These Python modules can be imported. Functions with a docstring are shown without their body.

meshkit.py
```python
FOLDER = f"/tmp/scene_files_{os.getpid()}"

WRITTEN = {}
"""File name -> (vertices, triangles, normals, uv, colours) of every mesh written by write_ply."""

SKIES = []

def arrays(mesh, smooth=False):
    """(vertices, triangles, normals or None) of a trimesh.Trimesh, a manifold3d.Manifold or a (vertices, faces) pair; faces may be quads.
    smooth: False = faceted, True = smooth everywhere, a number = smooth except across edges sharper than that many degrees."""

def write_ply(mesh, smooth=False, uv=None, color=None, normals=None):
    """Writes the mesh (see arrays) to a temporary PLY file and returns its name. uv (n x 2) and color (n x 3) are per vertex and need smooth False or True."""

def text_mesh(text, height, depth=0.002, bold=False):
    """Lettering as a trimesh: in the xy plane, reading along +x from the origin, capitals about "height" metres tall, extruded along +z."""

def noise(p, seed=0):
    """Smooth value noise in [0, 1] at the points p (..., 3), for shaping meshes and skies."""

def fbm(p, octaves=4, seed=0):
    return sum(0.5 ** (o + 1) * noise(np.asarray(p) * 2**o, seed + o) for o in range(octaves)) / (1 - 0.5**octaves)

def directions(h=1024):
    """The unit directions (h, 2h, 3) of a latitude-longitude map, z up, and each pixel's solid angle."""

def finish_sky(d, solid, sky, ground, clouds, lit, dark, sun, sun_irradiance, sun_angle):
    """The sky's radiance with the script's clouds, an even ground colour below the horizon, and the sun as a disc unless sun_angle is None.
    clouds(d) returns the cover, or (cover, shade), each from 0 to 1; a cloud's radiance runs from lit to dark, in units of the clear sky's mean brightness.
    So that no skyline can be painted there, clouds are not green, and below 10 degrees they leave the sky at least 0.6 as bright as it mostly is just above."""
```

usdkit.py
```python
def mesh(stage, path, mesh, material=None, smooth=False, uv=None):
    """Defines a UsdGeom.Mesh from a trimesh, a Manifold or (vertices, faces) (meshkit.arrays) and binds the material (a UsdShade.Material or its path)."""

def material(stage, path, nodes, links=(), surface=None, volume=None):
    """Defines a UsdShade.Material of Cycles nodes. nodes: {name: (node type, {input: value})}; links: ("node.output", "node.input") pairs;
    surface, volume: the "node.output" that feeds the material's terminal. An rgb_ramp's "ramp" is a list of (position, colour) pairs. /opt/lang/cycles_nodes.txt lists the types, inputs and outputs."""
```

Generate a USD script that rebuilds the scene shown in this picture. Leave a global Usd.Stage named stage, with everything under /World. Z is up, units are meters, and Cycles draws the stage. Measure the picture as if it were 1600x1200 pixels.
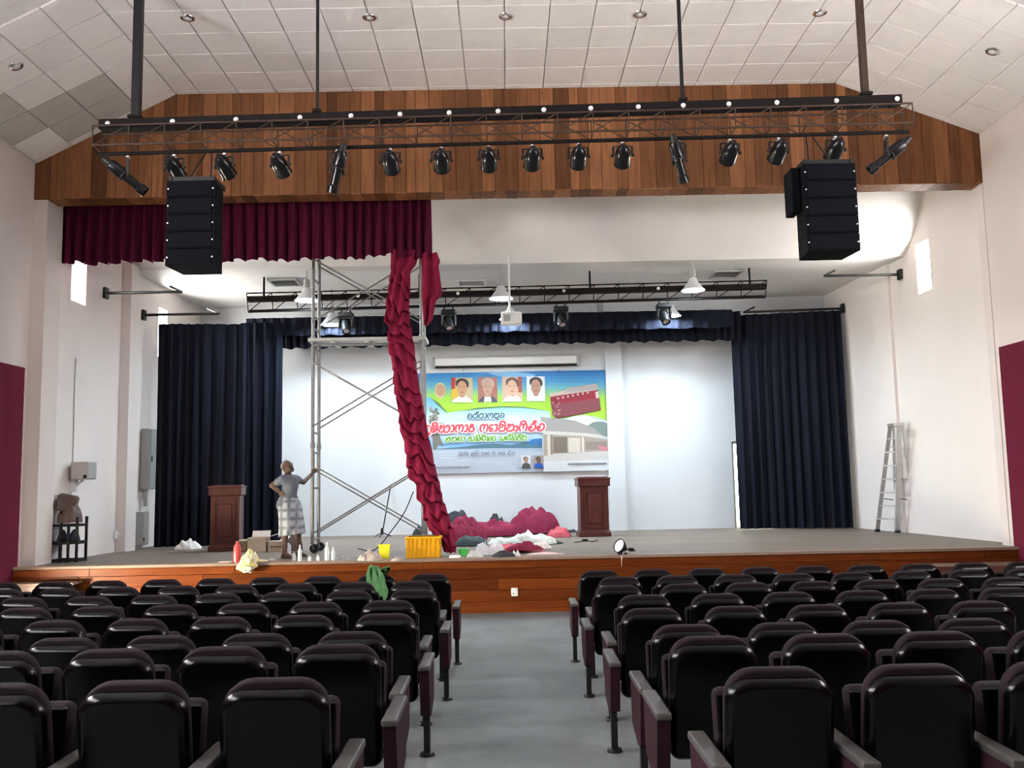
import math, random
import numpy as np, trimesh, usdkit, meshkit
import manifold3d as m3
from shapely.geometry import Polygon, LineString, box as sbox, Point
from shapely import affinity
from pxr import Usd, UsdGeom, UsdLux, UsdShade, Gf, Sdf, Vt

rng = np.random.default_rng(7)
stage = Usd.Stage.CreateInMemory()
UsdGeom.SetStageUpAxis(stage, UsdGeom.Tokens.z)
UsdGeom.Xform.Define(stage, '/World')
UsdGeom.Scope.Define(stage, '/World/Looks')

# ------------------------------------------------------------------ camera
F, PITCH, ROLL, YAW, HC = 1415.0, 0.1070, -0.020, 0.007, 1.939
EXPOSURE = 1.06
_cp, _sp, _cy, _sy, _cr, _sr = (math.cos(PITCH), math.sin(PITCH), math.cos(YAW), math.sin(YAW), math.cos(ROLL), math.sin(ROLL))
_fw = np.array([_sy * _cp, _cy * _cp, _sp]); _rt = np.array([_cy, -_sy, 0.0]); _up = np.cross(_rt, _fw)
_R = _cr * _rt + _sr * _up; _U = -_sr * _rt + _cr * _up
EYE = np.array([0, 0, HC])
cam = UsdGeom.Camera.Define(stage, '/World/camera')
cam.CreateHorizontalApertureAttr(36.0); cam.CreateVerticalApertureAttr(27.0)
cam.CreateFocalLengthAttr(36.0 * F / 1600); cam.CreateClippingRangeAttr((0.1, 200.0))
cam.CreateExposureAttr(EXPOSURE)
cam.AddTransformOp().Set(Gf.Matrix4d(*_R, 0, *_U, 0, *(-_fw), 0, *EYE, 1))

# light levels (daylight in the windows and doors, the lamps over the stage)
DAY_HALL = 15.5        # hall side windows
DAY_STAGE = 76.0      # small high windows of the stage
DAY_DOOR = 270.0       # open doors
LAMP = 200.0           # glowing mouths of the bell lamps


def ray(px, py):
    return _fw + _R * (px - 800) / F - _U * (py - 600) / F


def at(px, py, Y):
    """the point of the plane y = Y seen at the pixel"""
    d = ray(px, py)
    return EYE + d * (Y / d[1])


def az(px, py, z):
    d = ray(px, py)
    return EYE + d * ((z - HC) / d[2])


def axp(px, py, X):
    d = ray(px, py)
    return EYE + d * (X / d[0])


# ------------------------------------------------------------------ scene tree helpers
_names = {}


def numbered(parent, name):
    k = (parent, name)
    n = _names.get(k, 0); _names[k] = n + 1
    return name if n == 0 else f'{name}_{n:03d}'


class T:
    """a thing or part: its prim, its path, its world offset"""
    def __init__(s, prim, loc):
        s.prim, s.path, s.loc = prim, str(prim.GetPath()), np.asarray(loc, float)


def tag(t, label=None, cat=None, group=None, kind=None):
    for k, v in (('label', label), ('category', cat), ('group', group), ('kind', kind)):
        if v:
            t.prim.SetCustomDataByKey(k, v)
    return t


def thing(name, label, cat, loc=(0, 0, 0), rz=0.0, group=None, kind=None):
    x = UsdGeom.Xform.Define(stage, '/World/' + numbered('/World', name))
    x.AddTranslateOp().Set(Gf.Vec3d(*map(float, loc)))
    x.AddRotateZOp().Set(float(math.degrees(rz)))
    return tag(T(x.GetPrim(), loc), label, cat, group, kind)


def part(parent, name, mesh, mat, smooth=30, label=None, local=False, kind=None):
    """one Mesh under parent; the mesh is given in world metres unless local"""
    if isinstance(mesh, MB):
        mesh = mesh.done()
    v, f, n = meshkit.arrays(mesh, smooth)
    if not local:
        v = v - parent.loc
    path = parent.path + '/' + numbered(parent.path, name)
    m = UsdGeom.Mesh.Define(stage, path)
    m.CreatePointsAttr(Vt.Vec3fArray.FromNumpy(v.astype(np.float32)))
    m.CreateFaceVertexCountsAttr(Vt.IntArray.FromNumpy(np.full(len(f), 3, np.int32)))
    m.CreateFaceVertexIndicesAttr(Vt.IntArray.FromNumpy(f.astype(np.int32).ravel()))
    m.CreateSubdivisionSchemeAttr('none')
    if n is not None:
        m.CreateNormalsAttr(Vt.Vec3fArray.FromNumpy(n.astype(np.float32))); m.SetNormalsInterpolation('vertex')
    UsdShade.MaterialBindingAPI.Apply(m.GetPrim()).Bind(mat)
    t = T(m.GetPrim(), parent.loc)
    if label or kind:
        tag(t, label, kind=kind)
    return t


WORLD = T(stage.GetPrimAtPath('/World'), (0, 0, 0))


def single(name, mesh, mat, label, cat, group=None, smooth=30, kind=None):
    t = part(WORLD, name, mesh, mat, smooth)
    return tag(t, label, cat, group, kind)


def struct(name, mesh, mat, smooth=False, label=None):
    t = part(WORLD, name, mesh, mat, smooth)
    return tag(t, label, None, None, 'structure')


def dup(src, name, label, loc, rz=0.0, group=None, cat=None):
    x = UsdGeom.Xform.Define(stage, '/World/' + numbered('/World', name))
    x.GetPrim().GetReferences().AddInternalReference(src.path)
    x.GetPrim().SetInstanceable(True)
    x.ClearXformOpOrder()
    x.AddTranslateOp().Set(Gf.Vec3d(*map(float, loc))); x.AddRotateZOp().Set(float(math.degrees(rz)))
    return tag(T(x.GetPrim(), loc), label, cat, group)


# ------------------------------------------------------------------ mesh helpers
class MB:
    def __init__(s):
        s.l = []

    def add(s, m):
        if hasattr(m, 'to_mesh'):
            q = m.to_mesh(); m = trimesh.Trimesh(q.vert_properties[:, :3], q.tri_verts, process=False)
        s.l.append(m); return s

    def box(s, lo, hi):
        lo, hi = np.minimum(lo, hi), np.maximum(lo, hi)
        b = trimesh.creation.box(hi - lo); b.apply_translation((lo + hi) / 2); return s.add(b)

    def bar(s, p, q, w, h=None, up=(0, 0, 1)):
        return s.add(bar(p, q, w, h, up))

    def rod(s, p, q, r, n=10, r2=None):
        return s.add(rod(p, q, r, n, r2))

    def tube(s, pts, r, n=8):
        return s.add(tube(pts, r, n))

    def done(s):
        return trimesh.util.concatenate(s.l)


def frame_to(p, q, up=(0, 0, 1)):
    p, q = np.asarray(p, float), np.asarray(q, float)
    z = q - p; L = np.linalg.norm(z); z = z / L
    x = np.cross(up, z)
    if np.linalg.norm(x) < 1e-5:
        x = np.cross((1, 0, 0), z)
    x /= np.linalg.norm(x); y = np.cross(z, x)
    M = np.eye(4); M[:3, 0], M[:3, 1], M[:3, 2], M[:3, 3] = x, y, z, p
    return M, L


def bar(p, q, w, h=None, up=(0, 0, 1)):
    M, L = frame_to(p, q, up)
    b = trimesh.creation.box([w, h or w, L]); b.apply_translation([0, 0, L / 2]); b.apply_transform(M); return b


def rod(p, q, r, n=10, r2=None):
    M, L = frame_to(p, q)
    prof = [[0, 0], [r, 0], [r if r2 is None else r2, L], [0, L]]
    c = trimesh.creation.revolve(prof, sections=n); c.apply_transform(M); return c


def lathe(prof, p=(0, 0, 0), q=None, n=24):
    c = trimesh.creation.revolve(np.asarray(prof, float), sections=n)
    if q is not None:
        M, _ = frame_to(p, q); c.apply_transform(M)
    else:
        c.apply_translation(p)
    return c


def catmull(pts, k=6):
    P = np.asarray(pts, float)
    if len(P) < 3:
        return P
    P = np.vstack([2 * P[0] - P[1], P, 2 * P[-1] - P[-2]])
    out = []
    for i in range(1, len(P) - 2):
        a, b, c, d = P[i - 1:i + 3]
        for t in np.linspace(0, 1, k, endpoint=False):
            out.append(.5 * (2 * b + (c - a) * t + (2 * a - 5 * b + 4 * c - d) * t * t + (3 * b - a - 3 * c + d) * t ** 3))
    out.append(P[-2]); return np.array(out)


def tube(pts, r, n=8):
    P = np.asarray(pts, float); N = len(P)
    rr = np.broadcast_to(r, (N,))
    t = np.gradient(P, axis=0); t /= np.maximum(np.linalg.norm(t, axis=1, keepdims=True), 1e-9)
    ref = np.array([0.31, 0.21, 0.93]); V = []
    for i in range(N):
        x = np.cross(ref, t[i]); x /= max(np.linalg.norm(x), 1e-9); y = np.cross(t[i], x); ref = np.cross(x, t[i]) * -1 if False else ref
        a = np.arange(n) * 2 * np.pi / n
        V.append(P[i] + rr[i] * (np.cos(a)[:, None] * x + np.sin(a)[:, None] * y))
    V = np.vstack(V + [P[:1], P[-1:]]); Fc = []
    for i in range(N - 1):
        for j in range(n):
            a, b = i * n + j, i * n + (j + 1) % n; c, d = a + n, b + n
            Fc += [[a, b, d], [a, d, c]]
    for j in range(n):
        Fc += [[N * n, (j + 1) % n, j], [N * n + 1, (N - 1) * n + j, (N - 1) * n + (j + 1) % n]]
    return trimesh.Trimesh(V, Fc, process=False)


def hull(pts):
    return m3.Manifold.hull_points(np.asarray(pts, float))


def rbox(lo, hi, r, seg=8):
    lo, hi = np.array(lo, float), np.array(hi, float)
    s = trimesh.creation.icosphere(1 if seg <= 8 else 2, r).vertices
    P = [s + np.where(np.array(k), hi - r, lo + r) for k in np.ndindex(2, 2, 2)]
    q = hull(np.vstack(P)).to_mesh()
    return trimesh.Trimesh(q.vert_properties[:, :3], q.tri_verts, process=False)


def cbox(lo, hi, c=0.01):
    """a box with small chamfers"""
    lo, hi = np.array(lo, float), np.array(hi, float); P = []
    for k in np.ndindex(2, 2, 2):
        k = np.array(k); base = np.where(k, hi, lo); sg = np.where(k, -1, 1)
        for a in range(3):
            d = np.full(3, c); d[a] = 0; P.append(base + sg * d)
    q = hull(P).to_mesh()
    return trimesh.Trimesh(q.vert_properties[:, :3], q.tri_verts, process=False)


def rot(m, axis, deg, about=(0, 0, 0)):
    m = m.copy(); m.apply_transform(trimesh.transformations.rotation_matrix(math.radians(deg), axis, about)); return m


def move(m, d):
    m = m.copy(); m.apply_translation(d); return m


def ext(poly, depth):
    """shapely polygon extruded along +z"""
    return trimesh.creation.extrude_polygon(poly, depth, engine='earcut')


def xz(poly, y0, y1):
    """polygon in the x-z plane extruded from y0 to y1"""
    m = ext(poly, abs(y1 - y0)); v = m.vertices.copy()
    m = trimesh.Trimesh(np.stack([v[:, 0], max(y0, y1) - v[:, 2], v[:, 1]], 1), m.faces, process=False)
    return m


def yz(poly, x0, x1):
    m = ext(poly, abs(x1 - x0)); v = m.vertices
    return trimesh.Trimesh(np.stack([min(x0, x1) + v[:, 2], v[:, 0], v[:, 1]], 1), m.faces, process=False)


def mani(m):
    m.merge_vertices()
    return m3.Manifold(m3.Mesh(np.asarray(m.vertices, np.float32), np.asarray(m.faces, np.uint32)))


def cut(m, holes):
    a = mani(m)
    for lo, hi in holes:
        lo, hi = np.array(lo, float), np.array(hi, float)
        b = trimesh.creation.box(hi - lo); b.apply_translation((lo + hi) / 2); a = a - mani(b)
    q = a.to_mesh(); return trimesh.Trimesh(q.vert_properties[:, :3], q.tri_verts, process=False)


def sheet(grid, th):
    """a cloth: an (n, m, 3) grid of points made into a closed skin th thick"""
    G = np.asarray(grid, float); n, m = G.shape[:2]
    du, dv = np.gradient(G, axis=0), np.gradient(G, axis=1)
    N = np.cross(du, dv); N /= np.maximum(np.linalg.norm(N, axis=2, keepdims=True), 1e-9)
    V = np.concatenate([(G + N * th / 2).reshape(-1, 3), (G - N * th / 2).reshape(-1, 3)])
    idx = np.arange(n * m).reshape(n, m); a, b, c, d = idx[:-1, :-1].ravel(), idx[1:, :-1].ravel(), idx[1:, 1:].ravel(), idx[:-1, 1:].ravel()
    Fc = [np.stack([a, b, c], 1), np.stack([a, c, d], 1)]; o = n * m
    Fc += [np.stack([a, c, b], 1) + o, np.stack([a, d, c], 1) + o]
    rim = np.concatenate([idx[0, :], idx[1:, -1], idx[-1, -2::-1], idx[-2:0:-1, 0]]); r2 = np.roll(rim, -1)
    Fc += [np.stack([rim, r2, r2 + o], 1), np.stack([rim, r2 + o, rim + o], 1)]
    return trimesh.Trimesh(V, np.vstack(Fc), process=False)


def heap(c, rx, ry, h, seed=0, rz=0.0, fold=0.5, freq=3.0, p=0.8, n=80, k=26, lean=(0, 0)):
    """a crumpled heap of cloth or plastic: a low mound with soft warped folds and a ragged outline, closed underneath"""
    th = np.arange(n) * 2 * np.pi / n
    cs = np.stack([np.cos(th), np.sin(th), 0 * th], 1)
    edge = 0.80 + 0.40 * meshkit.fbm(cs * 1.6 + 5 + seed * 3.1, 2, seed)
    r = np.linspace(0, 1, k + 1)[:, None]
    X, Y = r * cs[:, 0] * rx / max(rx, ry) * freq, r * cs[:, 1] * ry / max(rx, ry) * freq
    P = np.stack([X, Y, 0 * X + seed * 1.7], -1)
    wx, wy = meshkit.noise(P * .8 + 3, seed) - .5, meshkit.noise(P * .8 + 17, seed + 1) - .5
    Q = np.stack([X * .9 + 1.6 * wx + .3 * Y, Y * .55 + 1.6 * wy, 0 * X + seed], -1)
    ridge = 1 - np.abs(2 * meshkit.noise(Q * 1.6, seed + 2) - 1) ** .8
    big = meshkit.noise(P * .9 + 31, seed + 5) - .5
    z = h * np.maximum(1 - r ** 2.0, 0) ** p * (1 - fold * .45 + fold * (.62 * (ridge - .25) + .9 * big))
    z[-1] = 0; z[:-1] = np.maximum(z[:-1], .006)
    e = 1 + (edge - 1) * r ** .7
    swirl = 1 + fold * .10 * (ridge - .5)
    V = np.stack([cs[:, 0] * r * rx * e * swirl + lean[0] * z, cs[:, 1] * r * ry * e * swirl + lean[1] * z, z], -1).reshape(-1, 3)
    i, j = np.meshgrid(np.arange(k), np.arange(n), indexing='ij'); a, b = (i * n + j).ravel(), (i * n + (j + 1) % n).ravel()
    m = trimesh.Trimesh(V, np.vstack([np.stack([a, a + n, b + n], 1), np.stack([a, b + n, b], 1)]), process=True)
    trimesh.smoothing.filter_taubin(m, iterations=4)
    v = np.array(m.vertices); v[:, 2] = np.maximum(v[:, 2], 0); m.vertices = v
    m.apply_transform(trimesh.transformations.rotation_matrix(rz, (0, 0, 1))); m.apply_translation(c)
    return m


# ------------------------------------------------------------------ materials
def mat(name, col, rough=0.6, metal=0.0, var=0.08, scale=6.0, bump=0.0, bscale=40.0, spec=0.5, coat=0.0, stretch=(1, 1, 1), rnd=0.0, sheen=0.0, col2=None, world=False):
    col = np.array(col, float)
    a, b = (col * (1 - var), np.clip(col * (1 + var), 0, 1)) if col2 is None else (col, np.array(col2, float))
    nodes = {'t': ('texture_coordinate', {}), 'm': ('mapping', {'scale': stretch}), 'n': ('noise_texture', {'scale': scale, 'detail': 4.0, 'roughness': .6}),
             'r': ('rgb_ramp', {'ramp': [(.3, a), (.7, b)]}),
             'p': ('principled_bsdf', {'roughness': rough, 'metallic': metal, 'specular_ior_level': spec, 'coat_weight': coat, 'sheen_weight': sheen})}
    links = [('t.object', 'm.vector'), ('m.vector', 'n.vector'), ('n.fac', 'r.fac')]
    if world:
        nodes['t'] = ('geometry', {}); links[0] = ('t.position', 'm.vector')
    src = 'r.color'
    if rnd:
        nodes['o'] = ('object_info', {}); nodes['rr'] = ('rgb_ramp', {'ramp': [(0, (1 - rnd,) * 3), (.5, (1, 1 - rnd * .1, 1 - rnd * .2)), (1, (1 + rnd,) * 3)]})
        nodes['x'] = ('mix', {'mix_type': 'multiply', 'fac': 1.0})
        links += [('o.random', 'rr.fac'), ('r.color', 'x.color1'), ('rr.color', 'x.color2')]; src = 'x.color'
    links.append((src, 'p.base_color'))
    if bump:
        nodes['bn'] = ('noise_texture', {'scale': bscale, 'detail': 3.0}); nodes['b'] = ('bump', {'strength': bump, 'distance': .01})
        links += [('m.vector', 'bn.vector'), ('bn.fac', 'b.height'), ('b.normal', 'p.normal')]
    return usdkit.material(stage, '/World/Looks/' + name, nodes, links, surface='p.BSDF')


def emit(name, col, strength):
    return usdkit.material(stage, '/World/Looks/' + name, {'e': ('emission', {'color': col, 'strength': strength})}, [], surface='e.emission')


L = {}
L['wall'] = mat('hall_paint', (.66, .59, .565), .7, var=.03, scale=.7, world=True)
L['wall_stage'] = mat('stage_paint', (.72, .665, .64), .7, var=.03, scale=.6, world=True)
L['wall_back'] = mat('back_paint', (.585, .605, .63), .6, var=.02, scale=.6, world=True)
L['tile'] = mat('ceiling_tile', (.78, .74, .72), .8, var=.03, scale=5, rnd=.03)
L['tile_old'] = mat('ceiling_tile_grey', (.47, .44, .41), .8, var=.05, scale=5)
L['grid'] = mat('ceiling_grid', (.66, .63, .61), .8)
L['ceil_stage'] = mat('stage_ceiling', (.74, .71, .69), .65, var=.03, scale=1.0, world=True)
L['floor'] = mat('cement_floor', (.105, .115, .12), .6, spec=.3, scale=1.6, col2=(.18, .195, .20), world=True, stretch=(1, .7, 1), bump=.08, bscale=60)
L['stage_floor'] = mat('stage_floor', (.165, .132, .108), .55, spec=.2, var=.12, scale=1.5, world=True, stretch=(.25, 1, 1))
L['maroon_panel'] = mat('maroon_fabric_panel', (.115, .010, .028), .9, spec=.15, var=.12, scale=50, bump=.2, bscale=200)
L['fascia'] = mat('fascia_wood', (.13, .052, .023), .6, spec=.12, scale=3, col2=(.225, .098, .043), stretch=(6, 6, .5), rnd=.5)
L['front'] = mat('stage_front_wood', (.088, .0165, .0045), .36, spec=.07, scale=3, col2=(.145, .037, .007), stretch=(.5, 5, 9), rnd=.28)
L['nosing'] = mat('stage_edge_wood', (.22, .15, .115), .5, spec=.25, var=.1, scale=4, stretch=(.4, 5, 5))
L['podium'] = mat('podium_wood', (.055, .014, .011), .4, spec=.25, scale=4, col2=(.10, .025, .019), stretch=(5, 5, .6), coat=.2)
L['shell'] = mat('black_plastic_shell', (.0013, .0011, .0015), .17, var=.1, spec=.2, bump=.05, bscale=300)
L['maroon_cloth'] = mat('chair_fabric', (.010, .0042, .006), .8, var=.2, scale=60, bump=.15, bscale=250, rnd=.15, spec=.2)
L['arm'] = mat('arm_laminate', (.058, .052, .051), .42, spec=.3, var=.15, scale=8, stretch=(6, 1, 1))
L['arm_panel'] = mat('arm_panel_fabric', (.020, .0042, .0075), .75, spec=.2, var=.15, scale=50)
L['black_metal'] = mat('black_metal', (.008, .008, .009), .45, var=.2, spec=.3)
L['truss'] = mat('brown_truss_paint', (.045, .024, .016), .6, spec=.3, var=.25, scale=12)
L['truss_dark'] = mat('dark_truss_paint', (.010, .008, .0075), .65, spec=.1, var=.2, scale=12)
L['speaker'] = mat('speaker_black', (.0045, .005, .0068), .75, spec=.04, var=.15, scale=20)
L['grille'] = mat('speaker_grille', (.004, .0046, .007), .7, spec=.04, var=.3, scale=120, bump=.3, bscale=200)
L['chrome'] = mat('chrome', (.72, .72, .72), .18, 1.0, var=.05)
L['alu'] = mat('aluminium', (.55, .54, .53), .4, .7, var=.08, scale=9)
L['galv'] = mat('galvanised_tube', (.21, .21, .21), .42, .55, var=.15, scale=14)
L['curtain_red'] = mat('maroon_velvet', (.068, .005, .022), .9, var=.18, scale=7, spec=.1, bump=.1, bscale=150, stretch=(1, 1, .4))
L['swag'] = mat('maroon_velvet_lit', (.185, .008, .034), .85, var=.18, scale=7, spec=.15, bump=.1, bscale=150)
L['heap_red'] = mat('maroon_heap', (.19, .020, .05), .85, var=.25, scale=5, spec=.15, bump=.6, bscale=7, stretch=(1, 2.2, .7))
L['heap_pink'] = mat('red_lining', (.47, .075, .1), .75, var=.15, scale=5)
L['curtain_black'] = mat('black_velvet', (.009, .0105, .018), .95, var=.2, scale=4, spec=.08, stretch=(3, 3, .3))
L['white_plastic'] = mat('white_plastic', (.75, .75, .74), .35, var=.03)
L['white_cloth'] = mat('white_cloth', (.72, .69, .65), .8, var=.06)
L['pale_cloth'] = mat('pale_green_cloth', (.55, .58, .54), .7, var=.15, scale=9)
L['grey_box'] = mat('grey_metal_box', (.36, .37, .36), .45, .1, var=.05)
L['beige_box'] = mat('beige_speaker', (.42, .385, .37), .5, var=.05)
L['brown_vinyl'] = mat('brown_vinyl', (.085, .052, .045), .45, var=.25, scale=7)
L['dark_cloth'] = mat('dark_cloth', (.022, .024, .03), .8, var=.3, scale=7)
L['teal_cloth'] = mat('dark_teal_cloth', (.03, .05, .055), .8, var=.25, scale=7)
L['card'] = mat('cardboard', (.47, .38, .29), .8, var=.08)
L['card_dark'] = mat('brown_cardboard', (.2, .14, .09), .8, var=.1)
L['crate'] = mat('yellow_plastic', (.72, .36, .004), .35, var=.05)
L['yellow'] = mat('lemon_plastic', (.75, .7, .03), .35, var=.05)
L['green'] = mat('green_plastic', (.08, .5, .1), .35, var=.1)
L['leaf'] = mat('green_cloth', (.035, .13, .035), .7, scale=9, col2=(.09, .23, .08), stretch=(4, 4, 1))
L['red_plastic'] = mat('red_bottle_plastic', (.62, .06, .06), .35, var=.06)
L['pink_paper'] = mat('pink_paper', (.72, .5, .46), .7)
L['rag'] = mat('brown_rag', (.32, .25, .215), .85, scale=14, col2=(.48, .41, .37))
L['skin'] = mat('skin', (.085, .046, .034), .6, spec=.3, var=.08, scale=10)
L['hair'] = mat('grey_hair', (.22, .20, .185), .8, var=.3, scale=40, bump=.4, bscale=120)
L['beard'] = mat('dark_beard', (.035, .027, .025), .8, var=.2, scale=40)
L['eye_white'] = mat('eye', (.10, .08, .07), .3)
L['shirt'] = mat('grey_shirt', (.095, .10, .125), .85, var=.12, scale=8)
L['slipper'] = mat('rubber_slipper', (.05, .03, .03), .7)
L['steps'] = mat('step_wood', (.075, .022, .017), .4, scale=3, col2=(.12, .036, .026), stretch=(.5, 5, 5))
L['rubber'] = mat('black_rubber', (.012, .012, .012), .7)
L['platform'] = mat('scaffold_plank', (.42, .42, .4), .5, .3, var=.1, scale=5)
L['win_frame'] = mat('window_frame', (.6, .58, .55), .5)
L['clear_plastic'] = usdkit.material(stage, '/World/Looks/clear_plastic', {'a': ('transparent_bsdf', {'color': (.9, .93, .95)}), 'g': ('principled_bsdf', {'base_color': (.8, .84, .88), 'roughness': .12}), 'x': ('mix_closure', {'fac': .55})},
                                     [('a.BSDF', 'x.closure1'), ('g.BSDF', 'x.closure2')], surface='x.closure')
L['day_hall'] = emit('daylight_hall', (1.0, .98, .98), DAY_HALL)
L['day_hall_left'] = emit('daylight_hall_left', (1.0, .975, .985), DAY_HALL * 2.2)
L['day_stage'] = emit('daylight_stage', (1.0, .985, .93), DAY_STAGE)
L['day_door'] = emit('daylight_door', (1.0, .93, .68), DAY_DOOR)
L['day_back'] = emit('daylight_back_door', (.98, 1.0, .80), 1.6)
L['lamp'] = emit('lamp_glow', (.74, .90, 1.0), LAMP)
# sarong: pale checks printed on cloth
L['sarong'] = usdkit.material(stage, '/World/Looks/sarong', {
    't': ('texture_coordinate', {}), 'w1': ('wave_texture', {'bands_direction': 'z', 'scale': 2.3, 'distortion': 3.0}), 'w2': ('wave_texture', {'bands_direction': 'x', 'scale': 2.7, 'distortion': 3.0}), 'n': ('noise_texture', {'scale': 5.0}),
    'mx': ('math', {'math_type': 'maximum'}), 'm2': ('math', {'math_type': 'multiply_add', 'value2': .7}), 'r': ('rgb_ramp', {'ramp': [(.5, (.33, .33, .35)), (.8, (.23, .24, .27)), (1.02, (.10, .11, .14))]}), 'sc': ('math', {'math_type': 'multiply', 'value2': .62}), 'p': ('principled_bsdf', {'roughness': .85})},
    [('t.object', 'w1.vector'), ('t.object', 'w2.vector'), ('t.object', 'n.vector'), ('w1.fac', 'mx.value1'), ('w2.fac', 'mx.value2'), ('mx.value', 'sc.value1'), ('n.fac', 'm2.value1'), ('sc.value', 'm2.value3'), ('m2.value', 'r.fac'), ('r.color', 'p.base_color')], surface='p.BSDF')
# print: colours of the printed banner, one per vertex
L['print'] = usdkit.material(stage, '/World/Looks/banner_print', {'a': ('attribute', {'attribute': 'printColor'}), 'p': ('principled_bsdf', {'roughness': .45})}, [('a.color', 'p.base_color')], surface='p.BSDF')

# ------------------------------------------------------------------ dimensions
ZS, YF, YB = 0.804, 13.70, 20.42           # stage height, stage front, stage back wall
XL, XR = -7.42, 7.68                       # hall walls
YFA, ZFA, ZC = 14.0, 6.54, 8.22            # fascia front, fascia underside, hall ceiling
AXL, AXR, ZEL, ZER = -5.2, 5.4, 7.10, 7.33  # where the ceiling starts to slope, its heights at the walls
ZSC = 6.05                                 # low stage ceiling
FSL = 0.022                                # the hall floor falls gently towards the stage
SL0, SR0 = (-7.30, .06, 14.2), (8.0, -.10, 14.4)   # the stage side walls converge: x = x0 + k (y - y0)


def sxl(y): return SL0[0] + SL0[1] * (y - SL0[2])
def sxr(y): return SR0[0] + SR0[1] * (y - SR0[2])
def zfl(y): return FSL * (YF - y) + (.055 if y < 4.8 else 0)


def on_wall(px, py, side):
    x0, k, y0 = SL0 if side < 0 else SR0
    d = ray(px, py); t = (x0 - k * y0) / (d[0] - k * d[1])
    return EYE + d * t


def ceil_z(x):
    if x < AXL: return ZC - (AXL - x) / (AXL - XL) * (ZC - ZEL)
    if x > AXR: return ZC - (x - AXR) / (XR - AXR) * (ZC - ZER)
    return ZC


def xy(poly, z0, z1):
    m = ext(poly, z1 - z0); m.apply_translation([0, 0, z0]); return m

# ================================================================== STRUCTURE
# floor: level below the stage, a little higher under the two rear rows
fl = Polygon([(-10.3, zfl(-10.3)), (4.75, zfl(4.75)), (4.95, FSL * (YF - 4.95)), (YF + .4, 0), (YF + .4, -.2), (-10.3, -.2)])
struct('floor', yz(fl, XL - .3, XR + .3), L['floor'], label='grey stained cement floor of the hall')

# hall side walls with their windows and the side door, out of the camera's view
WIN_L, WIN_R = [-2.4, .4, 3.2, 6.0], [3.2, 6.0, 8.8]
wl = trimesh.creation.box([.25, 24.3, ZEL + .35]); wl.apply_translation([XL - .125, 1.85, (ZEL + .35) / 2])
wr = trimesh.creation.box([.25, 24.3, ZER + .35]); wr.apply_translation([XR + .125, 1.85, (ZER + .35) / 2])
holes_l = [((XL - .5, y - .9, 4.4), (XL + .5, y + .9, 5.9)) for y in WIN_L]
holes_r = [((XR - .5, y - .9, 4.4), (XR + .5, y + .9, 5.9)) for y in WIN_R]
DOOR_L = (10.6, 12.0)
wall_left = struct('wall_left', cut(wl, holes_l + [((XL - .5, DOOR_L[0], .08), (XL + .5, DOOR_L[1], 2.2))]), L['wall'], label='pale pink plaster side wall left of the seats')
wall_right = struct('wall_right', cut(wr, holes_r), L['wall'], label='pale pink plaster side wall right of the seats')
b = trimesh.creation.box([XR - XL + .5, .25, ZC + .4]); b.apply_translation([(XL + XR) / 2, -10.3, (ZC + .4) / 2])
struct('wall_rear', b, L['maroon_panel'])
nwin = 0


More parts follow.
